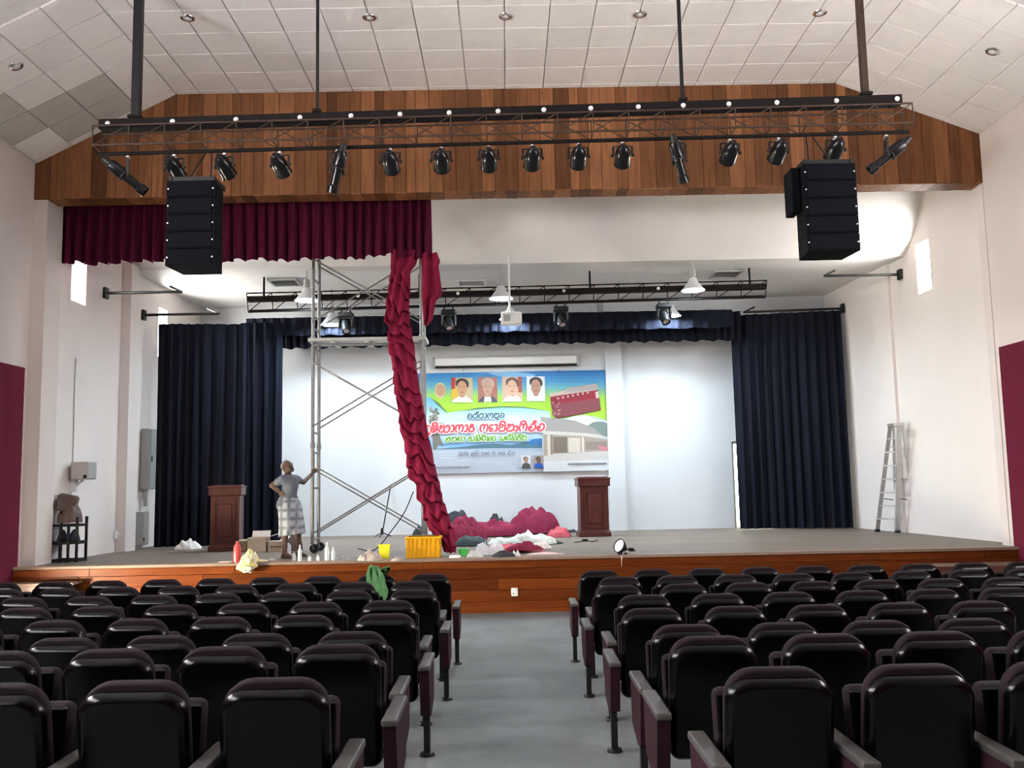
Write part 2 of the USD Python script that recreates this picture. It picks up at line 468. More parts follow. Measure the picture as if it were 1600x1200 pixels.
def window(x, y, z0, z1, w, pane_mat, s, mull=True):
    """a window in a side wall: frame bars and a pane of daylight, s = +1 when the room lies towards +x"""
    global nwin
    nwin += 1
    t = thing(f'window_{nwin}', 'window full of white daylight in the side wall', None, (x, y, z0), kind='structure')
    f = MB(); xi = x - s * .1
    for yy in (y - w / 2 + .02, y + w / 2 - .02):
        f.box((xi - .03, yy - .02, z0), (xi + .03, yy + .02, z1))
    for zz in (z0 + .02, z1 - .02) + (((z0 + z1) / 2,) if mull else ()):
        f.box((xi - .028, y - w / 2, zz - .02), (xi + .028, y + w / 2, zz + .02))
    if mull:
        f.box((xi - .026, y - .02, z0), (xi + .026, y + .02, z1))
    part(t, 'window_frame', f, L['win_frame'], False)
    part(t, 'pane', MB().box((xi - s * .05 - .006, y - w / 2, z0), (xi - s * .05 + .006, y + w / 2, z1)), pane_mat, False)
    return t


for y in WIN_L:
    window(XL, y, 4.4, 5.9, 1.8, L['day_hall_left'], 1)
for y in WIN_R:
    window(XR, y, 4.4, 5.9, 1.8, L['day_hall'], -1)
t = thing('door_1', 'open side door full of daylight at the left of the hall', None, (XL, 11.3, 0), kind='structure')
f = MB()
for yy in (DOOR_L[0] + .03, DOOR_L[1] - .03):
    f.box((XL - .2, yy - .03, .05), (XL - .02, yy + .03, 2.2))
f.box((XL - .2, DOOR_L[0], 2.14), (XL - .02, DOOR_L[1], 2.2))
part(t, 'door_frame', f, L['win_frame'], False)
part(t, 'daylight_opening', MB().box((XL - .22, DOOR_L[0] + .06, .09), (XL - .208, DOOR_L[1] - .06, 2.14)), L['day_door'], False)

# maroon fabric panels on the hall walls
p1, p2 = at(38, 573, YF), at(1551, 541, YF)
pl = struct('trim_1', cbox((XL, -6, .5), (XL + .06, YF + .12, p1[2]), .012), L['maroon_panel'], label='maroon fabric panel on the left hall wall')
pr = struct('trim_2', cbox((XR - .06, -6, .5), (XR, YF + .12, p2[2]), .012), L['maroon_panel'], label='maroon fabric panel on the right hall wall')

# ceiling: a slab folded along two lines, with the suspended tiles one by one where the camera sees them
e = .03
prof = [(XL - .3, ceil_z(XL - .3) + e), (AXL, ZC + e), (AXR, ZC + e), (XR + .3, ceil_z(XR + .3) + e), (XR + .3, 9.0), (XL - .3, 9.0)]
ceiling = struct('ceiling', xz(Polygon(prof), -10.4, YFA + .05), L['grid'], label='suspended tile ceiling with sloping sides')
TS, GAP, TH = .612, .015, .02
X0 = .08
t_geo = {}


def tile_at(x0, x1, y0, y1, plane, old=False):
    c = [(x0, y0), (x1, y0), (x1, y1), (x0, y1)]
    pts = []
    for (x, y) in c:
        for dz, ins in ((.035, 0), (.006, 0), (0, .006)):
            xx = x + (ins if x == x0 else -ins); yy = y + (ins if y == y0 else -ins)
            pts.append((xx, yy, plane(xx) + dz + .002))
    part(ceiling, 'tile', hull(pts), L['tile_old'] if old else L['tile'], False)


YT0 = YFA - .02
rows_y = [(YT0 - .12 - (j + 1) * TS, YT0 - .12 - j * TS) for j in range(5)] + [(YT0 - .12, YT0 + .02)]
flat_x = []
x = X0 - TS * 9
while x < AXR:
    a_, b_ = max(x, AXL), min(x + TS, AXR)
    if b_ - a_ > .08:
        flat_x.append((a_, b_))
    x += TS
sl = (ZC - ZEL) / (AXL - XL); srr = (ZC - ZER) / (XR - AXR)
cl_, cr_ = math.cos(math.atan(sl)), math.cos(math.atan(srr))
left_x = [(max(AXL - (k + 1) * TS * cl_, XL), AXL - k * TS * cl_) for k in range(5)]
right_x = [(AXR + k * TS * cr_, min(AXR + (k + 1) * TS * cr_, XR)) for k in range(5)]
for j, (y0, y1) in enumerate(rows_y):
    for (x0, x1) in flat_x:
        tile_at(x0 + GAP / 2, x1 - GAP / 2, y0 + GAP / 2, y1 - GAP / 2, lambda x: ZC)
for j, (y0, y1) in enumerate(rows_y):
    for k, (x0, x1) in enumerate(left_x):
        if x1 - x0 < .05: continue
        old = (j in (0, 1) and k in (1, 2, 3)) or (j == 2 and k in (3, 4)) or (j == 1 and k == 4) or (j == 3 and k == 4)
        if (j, k) == (0, 3): old = False
        tile_at(x0 + GAP / 2, x1 - GAP / 2, y0 + GAP / 2, y1 - GAP / 2, lambda x: ZC - (AXL - x) * sl, old)
    for k, (x0, x1) in enumerate(right_x):
        if x1 - x0 < .05: continue
        tile_at(x0 + GAP / 2, x1 - GAP / 2, y0 + GAP / 2, y1 - GAP / 2, lambda x: ZC - (x - AXR) * srr)

# proscenium: header wall behind the planks, side piers
hp = Polygon([(XL - .1, ZFA + .02), (XR + .1, ZFA + .02), (XR + .1, 9.0), (XL - .1, 9.0)])
fascia = struct('proscenium_fascia', xz(hp, YFA + .03, YFA + .36), L['fascia'], label='vertical wooden plank fascia above the stage opening')
FX0, FX1 = XL, XR
x = FX0
fas_poly = Polygon([(FX0, ZFA), (FX1, ZFA), (FX1, ceil_z(XR) + .01), (AXR, ZC + .01), (AXL, ZC + .01), (FX0, ceil_z(FX0) + .01)])
while x < FX1 - .02:
    w = min(float(rng.choice([.15, .17, .2, .22, .25])), FX1 - x)
    if FX1 - x - w < .06: w = FX1 - x
    g = fas_poly.intersection(sbox(x + .003, 0, x + w - .003, 20))
    d = float(rng.uniform(0, .008))
    part(fascia, 'plank', xz(g, YFA - d, YFA + .03), L['fascia'], False)
    part(fascia, 'soffit_board', MB().box((x + .003, YFA + .002 - d, ZFA - .012 - d * .5), (x + w - .003, YFA + .36, ZFA + .02)), L['fascia'], False)
    x += w
pier_l = struct('wall_pier_left', MB().box((XL - .25, YFA, 0), (sxl(14.2) + .10, YFA + .5, 8.9)).done(), L['wall'], label='white pier at the left of the stage opening')
pier_r = struct('wall_pier_right', MB().box((XR - .02, YFA, 0), (sxr(14.2) + .3, YFA + .2, 8.9)).done(), L['wall'], label='white pier at the right of the stage opening')

# stage house
def side_wall(f, s, y0=14.1, y1=20.7, z1=8.9, th=.25, off=0.0):
    return xy(Polygon([(f(y0) + s * off, y0), (f(y1) + s * off, y1), (f(y1) - s * th, y1), (f(y0) - s * th, y0)]), 0, z1)


LW = (15.2, .46, 5.10, 5.98)      # high side windows: y, width, z0, z1
RW = (16.45, .44, 5.27, 6.22)
LW2 = (18.47, .40, 4.6, 5.62)
hole = lambda X, W: ((X - .5, W[0] - W[1] / 2, W[2]), (X + .5, W[0] + W[1] / 2, W[3]))
struct('wall_stage_left', cut(side_wall(sxl, 1), [hole(sxl(LW[0]), LW), hole(sxl(LW2[0]), LW2)]), L['wall_stage'], label='white left side wall of the stage')
struct('wall_stage_right', cut(side_wall(sxr, -1), [hole(sxr(RW[0]), RW)]), L['wall_stage'], label='white right side wall of the stage')
window(sxl(LW[0]), LW[0], LW[2], LW[3], LW[1], L['day_stage'], 1, False)
window(sxr(RW[0]), RW[0], RW[2], RW[3], RW[1], L['day_stage'], -1, False)
window(sxl(LW2[0]), LW2[0], LW2[2], LW2[3], LW2[1], L['day_stage'], 1, False)
d0 = at(1143, 690, YB); DZ = d0[2]
bw = trimesh.creation.box([16, .25, 8.9]); bw.apply_translation([.3, YB + .125, 4.45])
wall_back = struct('wall_back', cut(bw, [((d0[0], YB - .3, ZS), (d0[0] + .95, YB + .5, DZ))]), L['wall_back'], label='white back wall of the stage')
t = thing('door_2', 'doorway to daylight at the right of the back wall', None, (d0[0] + .475, YB, ZS), kind='structure')
f = MB().box((d0[0], YB + .08, ZS), (d0[0] + .05, YB + .16, DZ)).box((d0[0] + .9, YB + .08, ZS), (d0[0] + .95, YB + .16, DZ)).box((d0[0], YB + .08, DZ - .05), (d0[0] + .95, YB + .16, DZ))
part(t, 'door_frame', f, L['win_frame'], False)
part(t, 'daylight_opening', MB().box((d0[0], YB + .2, ZS), (d0[0] + .95, YB + .212, DZ)), L['day_back'], False)
# piers on the back and side walls
a, b_ = at(950, 700, YB - .1), at(976, 700, YB - .1)
struct('wall_column', MB().box((a[0], YB - .1, ZS), (b_[0], YB + .05, ZSC + .1)).done(), L['wall_back'], label='white flat pier on the back wall beside the banner')
struct('wall_column', xy(Polygon([(sxl(16.7) - .05, 16.7), (sxl(16.7) + .18, 16.7), (sxl(17.1) + .18, 17.1), (sxl(17.1) - .05, 17.1)]), ZS, ZSC + .1), L['wall_stage'], label='white pier on the left stage wall')
struct('wall_column', xy(Polygon([(sxr(17.62) + .05, 17.62), (sxr(17.62) - .06, 17.62), (sxr(20.5) - .06, 20.5), (sxr(20.5) + .05, 20.5)]), ZS, ZSC + .1), L['wall_stage'], label='white pier on the right stage wall behind the ladder')
# stage ceiling with its cove
cv = [(15.6, 8.6), (16.05, 7.8), (16.27, 7.18), (16.46, 6.76), (16.72, 6.40), (17.05, 6.10), (20.7, 6.02)]
cvp = [tuple(q) for q in catmull(cv[:-1], 5)]
cpoly = Polygon([(YFA + .1, 8.6)] + cvp + [cv[-1], (20.7, 8.95), (YFA + .1, 8.95)])
struct('ceiling_stage', yz(cpoly, -7.7, 8.3), L['ceil_stage'], 40, label='white stage ceiling with a curved cove at its front')

# stage platform, its boards and its nosing
stg = struct('stage_platform', MB().box((XL - .05, YF + .03, -.1), (8.2, YB + .15, ZS)).done(), L['stage_floor'], label='raised wooden stage floor')
x = XL
ch = [0.0, .17, .335, .5, .655, ZS - .035]
for r in range(5):
    x = XL
    first = True
    while x < XR - .01:
        w = float(rng.uniform(1.5, 3.1)) * (float(rng.uniform(.35, 1)) if first else 1); first = False
        if XR - x - w < .5: w = XR - x
        d = float(rng.uniform(0, .004))
        part(stg, 'plank', cbox((x + .002, YF - d, ch[r] + .002), (min(x + w, XR) - .002, YF + .03, ch[r + 1] - .002), .003), L['front'], False)
        x += w
part(stg, 'nosing', cbox((XL, YF - .03, ZS - .034), (XR, YF + .16, ZS + .012), .006), L['nosing'], False, label='worn wooden nosing along the stage edge')

# ================================================================== THEATRE CHAIRS
PIT = .55
CUP = 16.0                                              # the backs lean a little


def rrect(w, z0, z1, rt, rb, n=7):
    """rounded rectangle outline in x-z"""
    out = []
    for cx, cz, r, a0 in ((w / 2 - rt, z1 - rt, rt, 0), (-w / 2 + rt, z1 - rt, rt, 90), (-w / 2 + rb, z0 + rb, rb, 180), (w / 2 - rb, z0 + rb, rb, 270)):
        for a in np.linspace(a0, a0 + 90, n):
            out.append((cx + r * math.cos(math.radians(a)), cz + r * math.sin(math.radians(a))))
    return np.array(out)


def loft_y(loops, ys):
    """closed skin through outlines of equal length standing at the given y"""
    n = len(loops[0]); V = np.vstack([np.stack([l[:, 0], np.full(n, y), l[:, 1]], 1) for l, y in zip(loops, ys)])
    V = np.vstack([V, [[loops[0][:, 0].mean(), ys[0], loops[0][:, 1].mean()]], [[loops[-1][:, 0].mean(), ys[-1], loops[-1][:, 1].mean()]]])
    Fc = []
    for i in range(len(loops) - 1):
        for j in range(n):
            a, b = i * n + j, i * n + (j + 1) % n; Fc += [[a, b, b + n], [a, b + n, a + n]]
    q = len(V) - 2; o = (len(loops) - 1) * n
    for j in range(n):
        Fc += [[q, (j + 1) % n, j], [q + 1, o + j, o + (j + 1) % n]]
    m = trimesh.Trimesh(V, Fc, process=False); m.fix_normals(); return m


def inset(l, d, dz=0):
    c = l.mean(0); s = np.array([(np.ptp(l[:, 0]) - 2 * d) / np.ptp(l[:, 0]), (np.ptp(l[:, 1]) - 2 * d) / np.ptp(l[:, 1])])
    return (l - c) * s + c + [0, dz]


lean = lambda m: move(rot(m, (1, 0, 0), 9, (0, .02, .4)), (0, .085, 0))
o_sh = rrect(.426, .33, .887, .095, .05)
shell_m = lean(loft_y([inset(o_sh, .034), inset(o_sh, .026), inset(o_sh, .010), inset(o_sh, .001), o_sh, inset(o_sh, .004)], [-.030, -.0285, -.019, -.004, .012, .024]))
o_cu = rrect(.418, .36, .916, .115, .05)
cush_m = lean(loft_y([inset(o_cu, .012), inset(o_cu, .001), inset(o_cu, .004), inset(o_cu, .03), inset(o_cu, .07)], [.018, .034, .068, .098, .112]))
seat_m = rot(rbox((-.21, .17, .40), (.21, .27, .80), .035), (1, 0, 0), -8, (0, .2, .4))
pan_m = rot(cbox((-.205, .155, .41), (.205, .176, .78), .008), (1, 0, 0), -8, (0, .2, .4))
arm_top_m = rbox((-.037, -.17, .575), (.037, .31, .612), .012)
arm_side = Polygon([(-.155, .575), (.29, .575), (.265, .32), (.03, .255), (-.085, .285)])
arm_panel_m = yz(arm_side, -.031, .031)
leg_m = MB().box((-.02, .01, .012), (.02, .065, .30)).done()
foot_m = MB().add(lathe([(0, 0), (.05, 0), (.049, .01), (.045, .022), (.02, .03), (0, .03)], (0, .038, 0), n=16)).done()
brace_m = MB().box((-.04, .06, .34), (.04, .11, .39)).done()


def chair_source(name, label, arms, loc, group=None):
    t = thing(name, label, 'theatre chair', loc, group=group)
    K = dict(local=True)
    part(t, 'back_shell', shell_m, L['shell'], 50, 'glossy black plastic back shell', **K)
    part(t, 'backrest', cush_m, L['maroon_cloth'], 50, 'dark maroon fabric back cushion', **K)
    part(t, 'seat', seat_m, L['maroon_cloth'], 40, **K)
    part(t, 'seat_pan', pan_m, L['shell'], 30, **K)
    part(t, 'seat_bracket', MB().box((-.215, .07, .37), (.215, .11, .42)).done(), L['black_metal'], False, **K)
    for s in arms:
        d = (s * PIT / 2, 0, 0)
        part(t, 'armrest', move(arm_top_m, d), L['arm'], 40, 'grey-brown wooden armrest', **K)
        part(t, 'side_panel', move(arm_panel_m, d), L['arm_panel'], False, **K)
        lg = part(t, 'leg', move(leg_m, d), L['black_metal'], False, **K)
        part(lg, 'foot', move(foot_m, d), L['black_metal'], 30, **K)
    return t


ORD = ['first', 'second', 'third', 'fourth', 'fifth', 'sixth', 'seventh', 'eighth', 'ninth', 'tenth', 'eleventh', 'twelfth']
row_Y = [9.44 - .833 * k for k in range(8)]
# (pixel of the first seat's back beside the aisle, right and left) per row
r0 = [938, 968.5, 967.5, 1007.5, 1018.5, 1073.5, 1110.5, 1210]
l0 = [670, 643, 644, 606, 600, 547, 525, 428]
src = {}
seat_count = 0
for k in range(8):
    Y = row_Y[k]; z = zfl(Y)
    for side in (1, -1):
        ytop = 895 + 0 * k
        xx = (at(r0[k], 900, Y) if side > 0 else at(l0[k], 900, Y))[0]
        j = 0
        while abs(xx + side * j * PIT) < (XR - .75 if side > 0 else -XL - .75):
            X = xx + side * j * PIT
            px = 800 + F * ((np.array([X, Y, HC - .8]) - EYE) @ _R) / ((np.array([X, Y, HC - .8]) - EYE) @ _fw)
            if px < -60 or px > 1660:
                break
            jit = (float(rng.uniform(-.005, .005)), float(rng.uniform(-.006, .006)))
            rz = float(rng.uniform(-.008, .008))
            sd = 'right' if side > 0 else 'left'
            label = f'black-backed theatre chair, {ORD[k]} row from the stage, {ORD[j]} seat {sd} of the aisle'
            kind = (side, j == 0)
            grp = f'theatre chairs of the {sd} block'
            loc = (X + jit[0], Y + jit[1], z)
            if kind not in src:
                src[kind] = chair_source('theatre_chair', label, ((-1, 1) if j == 0 else (side,)), loc, grp)
            else:
                dup(src[kind], 'theatre_chair', label, loc, rz, grp, 'theatre chair')
            seat_count += 1
            j += 1

# ================================================================== FRONT LIGHTING TRUSS
YT = 10.8
tL, tR = at(158, 197, YT), at(1406, 158, YT)
bL, bR = at(152, 240, YT), at(1420, 205, YT)
t = thing('lighting_truss', 'long brown lighting truss with black top beam hung before the fascia', 'lighting truss', (tL + bR) / 2)
part(t, 'top_beam', MB().bar(tL, tR, .14, .12).done(), L['truss_dark'], False, label='black top beam')
for px in (172, 272, 370, 469, 548, 624, 700, 776, 847, 920, 994, 1064, 1135, 1210, 1303, 1398):
    u = (px - 158) / (1406 - 158); q = tL + (tR - tL) * u + np.array([0, -.06, 0])
    part(t, 'bolt_cover', lathe([(0, 0), (.032, 0), (.03, .02), (.018, .03), (0, .032)], q, q + [0, -1, .3], 14), L['white_plastic'], 30, label='white round cover')
mid = lambda u, dz=0.0, dy=0.0: bL + (bR - bL) * u + np.array([0, dy, dz])
hgt = .30
for dz, dy, r in ((hgt, -.14, .013), (hgt, .14, .013), (0.055, -.14, .014), (0.055, .14, .014)):
    part(t, 'chord', rod(mid(0, dz, dy), mid(1, dz, dy), r, 8), L['truss'], 40)
part(t, 'lamp_rail', rod(mid(0, -.01), mid(1, -.01), .024, 10), L['truss_dark'], 40, label='dark lower rail that carries the spotlights')
NB = 23
for i in range(NB + 1):
    u = i / NB
    part(t, 'strut', MB().rod(mid(u, .055, -.14), mid(u, hgt, -.14), .008, 6).rod(mid(u, .055, .14), mid(u, hgt, .14), .008, 6).rod(mid(u, .055, -.14), mid(u, .055, .14), .007, 6), L['truss'], False)
    if i < NB:
        v = (i + 1) / NB
        part(t, 'brace', rod(mid(u, .055, -.14), mid(v, hgt, -.14), .007, 6), L['truss'], False)
        part(t, 'brace', rod(mid(v, .055, .14), mid(u, hgt, .14), .007, 6), L['truss'], False)
for i, u in enumerate(np.linspace(.02, .98, 12)):
    part(t, 'hanger_link', rod(tL + (tR - tL) * u, mid(u, hgt, 0), .012, 6), L['truss_dark'], False)
for px, w, m_, lab in ((212, .10, 'black_metal', 'thick black hanging pole left of the truss'), (494, .036, 'black_metal', 'thin black hanging pole, second from the left'), (1065, .042, 'black_metal', 'thin black hanging pole, second from the right'), (1352, .08, 'truss', 'grey-brown hanging pole at the right end of the truss')):
    u = (px - 158) / (1406 - 158); q = tL + (tR - tL) * u + [0, .0, .072]
    h = MB().add(cbox(q - [w / 2, w / 2, .0], [q[0] + w / 2, q[1] + w / 2, ceil_z(q[0]) + .02], .006)).done()
    g = thing('hanging_pole', lab, 'pole', q)
    part(g, 'pole', h, L[m_], False)
    part(g, 'clamp', cbox(q - [w / 2 + .03, .074, .0], q + [w / 2 + .03, .074, .04], .006), L['truss_dark'], False)


# ------------------------------------------------------------------ spotlights on the truss
def spot(px, kind, aim, lab, drop=.20):
    u = (px - 152) / (1420 - 152); q = mid(u, -.01)
    t = thing('stage_spotlight', lab, 'spotlight', q - [0, 0, .03])
    aim = np.array(aim, float); aim /= np.linalg.norm(aim)
    c = q + [0, 0, -drop]
    part(t, 'clamp', MB().add(cbox(q - [.022, .03, .066], q + [.022, .03, -.027], .008)).rod(q - [0, 0, .09], q - [0, 0, .06], .009, 8), L['chrome'], 30, label='bright hook clamp')
    r, ln = (.098, .25) if kind == 'par' else (.068, .52)
    side = np.cross(aim, [0, 0, 1.0]); side /= np.linalg.norm(side)
    yk = MB(); a, b = c - side * (r + .018), c + side * (r + .018); top = q - [0, 0, .085]
    ta, tb = top - side * (r + .018), top + side * (r + .018)
    yk.bar(a, ta, .028, .007, up=(0, 1, 0)).bar(ta, tb, .028, .007).bar(tb, b, .028, .007, up=(0, 1, 0))
    part(t, 'yoke', yk, L['black_metal'], False)
    for e in (a, b):
        d = (e - c) / np.linalg.norm(e - c)
        part(t, 'tilt_knob', lathe([(0, 0), (.02, 0), (.022, .02), (.012, .03), (0, .03)], e, e + d, 12), L['black_metal'], 30)
    s, e = c - aim * ln * .5, c + aim * ln * .5
    if kind == 'par':
        body = lathe([(0, -.02), (.045, -.02), (.06, 0), (.088, .05), (.098, .12), (.098, ln), (.104, ln), (.104, ln + .012), (.09, ln + .012), (.088, ln - .03), (0, ln - .03)], s, e, 22)
        part(t, 'can', body, L['can'], 35)
        part(t, 'lens', lathe([(0, ln - .02), (.086, ln - .024), (.086, ln - .03), (0, ln - .03)], s, e, 20), L['chrome'], 30)
        part(t, 'rear_cap', lathe([(0, -.05), (.03, -.048), (.036, -.02), (.045, -.018), (0, -.018)], s, e, 16), L['black_metal'], 35)
    else:
        body = lathe([(0, 0), (.06, 0), (.075, .03), (.078, .17), (.06, .20), (.055, .24), (.055, .42), (.07, .44), (.07, ln), (.058, ln), (.055, ln - .04), (0, ln - .04)], s, e, 22)
        part(t, 'barrel', body, L['can'], 35)
        part(t, 'lens', lathe([(0, ln - .02), (.054, ln - .03), (.054, ln - .04), (0, ln - .04)], s, e, 20), L['chrome'], 30)
        part(t, 'lamp_housing', MB().add(lathe([(0, -.09), (.035, -.09), (.04, -.05), (.05, .0), (0, 0)], s, e, 16)), L['black_metal'], 35)
        part(t, 'shutter_ring', lathe([(.06, .2), (.085, .2), (.085, .215), (.06, .215)], s, e, 20), L['black_metal'], 30)


L['can'] = mat('spotlight_can', (.014, .014, .015), .2, .5, var=.1)
NTH = ['leftmost', 'second', 'third', 'fourth', 'fifth', 'sixth', 'seventh', 'eighth', 'ninth', 'tenth', 'eleventh', 'twelfth', 'thirteenth', 'fourteenth', 'fifteenth', 'rightmost']
SP = [(200, 'pro', (.75, .3, -.62)), (272, 'par', (.12, .85, -.5)), (350, 'par', (.2, .8, -.55)), (436, 'par', (.2, .85, -.5)), (525, 'pro', (-.28, .25, -.9)), (608, 'par', (.05, .85, -.5)),
      (687, 'par', (.0, .85, -.5)), (761, 'par', (.0, .85, -.5)), (829, 'par', (-.05, .85, -.45)), (901, 'par', (.0, .85, -.5)), (970, 'par', (.05, .85, -.45)), (1058, 'pro', (.25, .25, -.9)),
      (1138, 'par', (-.1, .85, -.5)), (1214, 'par', (-.12, .85, -.5)), (1303, 'par', (-.1, .85, -.5)), (1383, 'pro', (-.8, .2, -.62))]
for i, (px, k, aim) in enumerate(SP):
    pos = f'{NTH[i]} lamp on the front truss' if i in (0, 15) else f'{NTH[i]} lamp from the left on the front truss'
    spot(px, k, aim, ('black round can spotlight, ' if k == 'par' else 'long black barrel spotlight hanging askew, ') + pos, .20 if k == 'par' else .31)


# ------------------------------------------------------------------ hanging loudspeakers
def line_array(xl, xr, ytop, ybot, Y, lab, extra):
    a, b = at(xl, ybot, Y), at(xr, ytop, Y); D = .46
    t = thing('line_array_speaker', lab, 'loudspeaker', ((a[0] + b[0]) / 2, Y + D / 2, a[2]))
    n = 5; h = (b[2] - a[2]) / n
    for i in range(n):
        z0, z1 = a[2] + i * h + .004, a[2] + (i + 1) * h - .004
        pl = Polygon([(a[0], Y), (b[0], Y), (b[0] - .05, Y + D), (a[0] + .05, Y + D)])
        c = part(t, 'cabinet', xy(pl, z0, z1), L['speaker'], False)
        part(c, 'grille', cbox((a[0] + .03, Y - .012, z0 + .012), (b[0] - .03, Y + .005, z1 - .012), .005), L['grille'], False)
        for xx in (a[0] + .02, b[0] - .02):
            part(c, 'rigging_pin', rod((xx, Y - .012, (z0 + z1) / 2), (xx, Y + .01, (z0 + z1) / 2), .010, 8), L['alu'], False)
    fr = MB()
    for xx in (a[0] + .03, b[0] - .03):
        fr.bar((xx, Y + .02, b[2] + .03), (xx, Y + D - .02, b[2] + .03), .03, .05)
    fr.bar((a[0] + .03, Y + .05, b[2] + .03), (b[0] - .03, Y + .05, b[2] + .03), .03, .05).bar((a[0] + .03, Y + D - .05, b[2] + .03), (b[0] - .03, Y + D - .05, b[2] + .03), .03, .05)
    part(t, 'flying_frame', fr, L['black_metal'], False)
    cx = (a[0] + b[0]) / 2
    ch = MB()
    for s in (-1, 1):
        ch.rod((cx + s * .15, Y + D / 2, b[2] + .03), mid((cx - bL[0]) / (bR[0] - bL[0]) + s * .004, -.042), .009, 6)
    part(t, 'suspension_cable', ch, L['black_metal'], False)
    if extra:
        e0, e1 = at(1233, 336, Y + .3), at(1250, 268, Y + .3)
        part(t, 'side_speaker', cbox((e0[0] + .0, Y + .16, e0[2]), (a[0] + .012, Y + .44, e1[2]), .01), L['speaker'], False)
    return t


line_array(258, 336, 281, 416, 10.2, 'black hanging stack of loudspeaker boxes left of centre, before the maroon valance', False)
line_array(1262, 1336, 254, 393, 10.2, 'black hanging stack of loudspeaker boxes at the right with a small side box', True)

# ------------------------------------------------------------------ recessed ceiling lights
cl_pts = [(293, 28), (577, 27), (790, 25), (1000, 22), (1281, 20)]
WHERE = ['left of the second pole', 'second in the row', 'in the middle of the row', 'fourth in the row', 'beside the right pole']


def downlight(p, nrm, lab):
    t = thing('ceiling_light', lab, 'ceiling light', p)
    p = np.array(p); q = p + np.array(nrm)
    part(t, 'trim_ring', lathe([(.058, -.004), (.058, .012), (.092, .006), (.095, -.002)], p, q, 24), L['chrome'], 30)
    part(t, 'reflector', lathe([(.0, -.03), (.03, -.028), (.057, -.006), (.06, .004), (.055, -.004), (.03, -.02), (0, -.022)][:4] + [(.058, -.012), (.03, -.034), (0, -.036)], p, q, 24), L['chrome'], 30)
    part(t, 'bulb', lathe([(0, -.024), (.018, -.02), (.026, 0), (.018, .014), (0, .018)], p, q, 14), L['white_plastic'], 30)


for (px, py), w in zip(cl_pts, WHERE):
    downlight(az(px, py, ZC) - [0, 0, .004], (0, 0, -1), f'round chrome recessed light in the flat ceiling, {w}')
for px, py, s, w in ((25, 103, -1, 'left'), (1551, 80, 1, 'right')):
    d = ray(px, py); k = sl if s < 0 else srr; X1 = AXL if s < 0 else AXR
    # plane z = ZC - k |x - X1|
    tt = (ZC - HC - k * (s * (0 - X1)) * 1.0) / (d[2] + k * s * d[0])
    p = EYE + d * tt; n_ = np.array([-s * k, 0, -1]); n_ /= np.linalg.norm(n_)
    downlight(p + n_ * .004, n_, f'round chrome recessed light in the {w} sloping ceiling')
for px, py, ln in ((276, 146, .26), (338, 143, .5), (1287, 123, .35), (1250, 124, .5)):
    q = at(px, py, YFA - .08)
    single('hanger_rod', rod(q - [0, 0, .0], (q[0], q[1], ceil_z(q[0]) + .02 if ceil_z(q[0]) > q[2] else q[2] + ln), .008, 6), L['grid'],
           f"thin grey rod above the fascia, {'far left' if px < 300 else 'second from left' if px < 400 else 'far right' if px > 1260 else 'second from right'}", 'rod', smooth=False)

# ================================================================== MAROON VALANCE, SWAG AND TAIL (one curtain coming down)
YV = 14.56
vl, vr = at(62, 330, YV), at(673, 330, YV)
cur = thing('stage_curtain', 'maroon velvet valance half taken down, a long swag falling from its right end', 'curtain', ((vl[0] + vr[0]) / 2, YV, 5.5))
NU, NV = 460, 20
U = np.linspace(0, 1, NU); xs = vl[0] + (vr[0] - vl[0]) * U
hem_px = np.interp(62 + 611 * U, [62, 150, 250, 320, 370, 400, 450, 520, 570, 600, 615, 640, 660, 673], [411, 412, 410, 412, 406, 403, 406, 404, 402, 396, 398, 404, 402, 405])
hem = np.array([at(62 + 611 * u, h, YV)[2] for u, h in zip(U, hem_px)])
ph = np.cumsum(1 + .55 * (meshkit.noise(np.stack([xs * 2.1, 0 * xs, 0 * xs], 1), 4) - .5)) * (xs[1] - xs[0]) / .165 * 2 * np.pi
Vv = np.linspace(0, 1, NV)
G = np.zeros((NU, NV, 3))
scal = .022 * np.cos(ph * .5 + 1) + .05 * (meshkit.noise(np.stack([xs * 3.3, 0 * xs + 3, 0 * xs], 1), 8) - .5)
for j, v in enumerate(Vv):
    amp = .028 + .045 * v
    yy = amp * np.sin(ph + .4 * np.sin(3 * v + xs)) + .02 * np.sin(ph * 2.03 + 1)
    G[:, j] = np.stack([xs + .012 * v * np.cos(ph), YV + yy, (ZFA + .22) * (1 - v) + (hem + scal) * v], 1)
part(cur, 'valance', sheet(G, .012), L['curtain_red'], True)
SW = [  # y, left, right edges of the hanging swag in the photograph's frame, and its distance
    (392, 612, 655, 14.62), (412, 612, 650, 14.62), (425, 612, 641, 14.62), (447, 609, 642, 14.62), (470, 606, 640, 14.62), (504, 603, 641, 14.62), (511, 609, 643, 14.62), (543, 608, 648, 14.62), (572, 616, 651, 14.62), (609, 617, 657, 14.62),
    (636, 624, 662, 14.62), (673, 626, 669, 14.62), (690, 634, 672, 14.62), (720, 637, 678, 14.62), (745, 640, 685, 14.6), (758, 652, 688, 14.6), (781, 654, 693, 14.6), (790, 662, 697, 14.58), (812, 664, 704, 14.55), (832, 676, 711, 14.5), (848, 690, 713, 14.45), (861, 696, 712, 14.42)]
SW = np.array(SW, float)
ys = np.linspace(392, 861, 240)
E3 = np.stack([np.interp(ys, SW[:, 0], SW[:, k]) for k in (1, 2, 3)], 1)
NA = 40
G = np.zeros((len(ys), NA, 3))
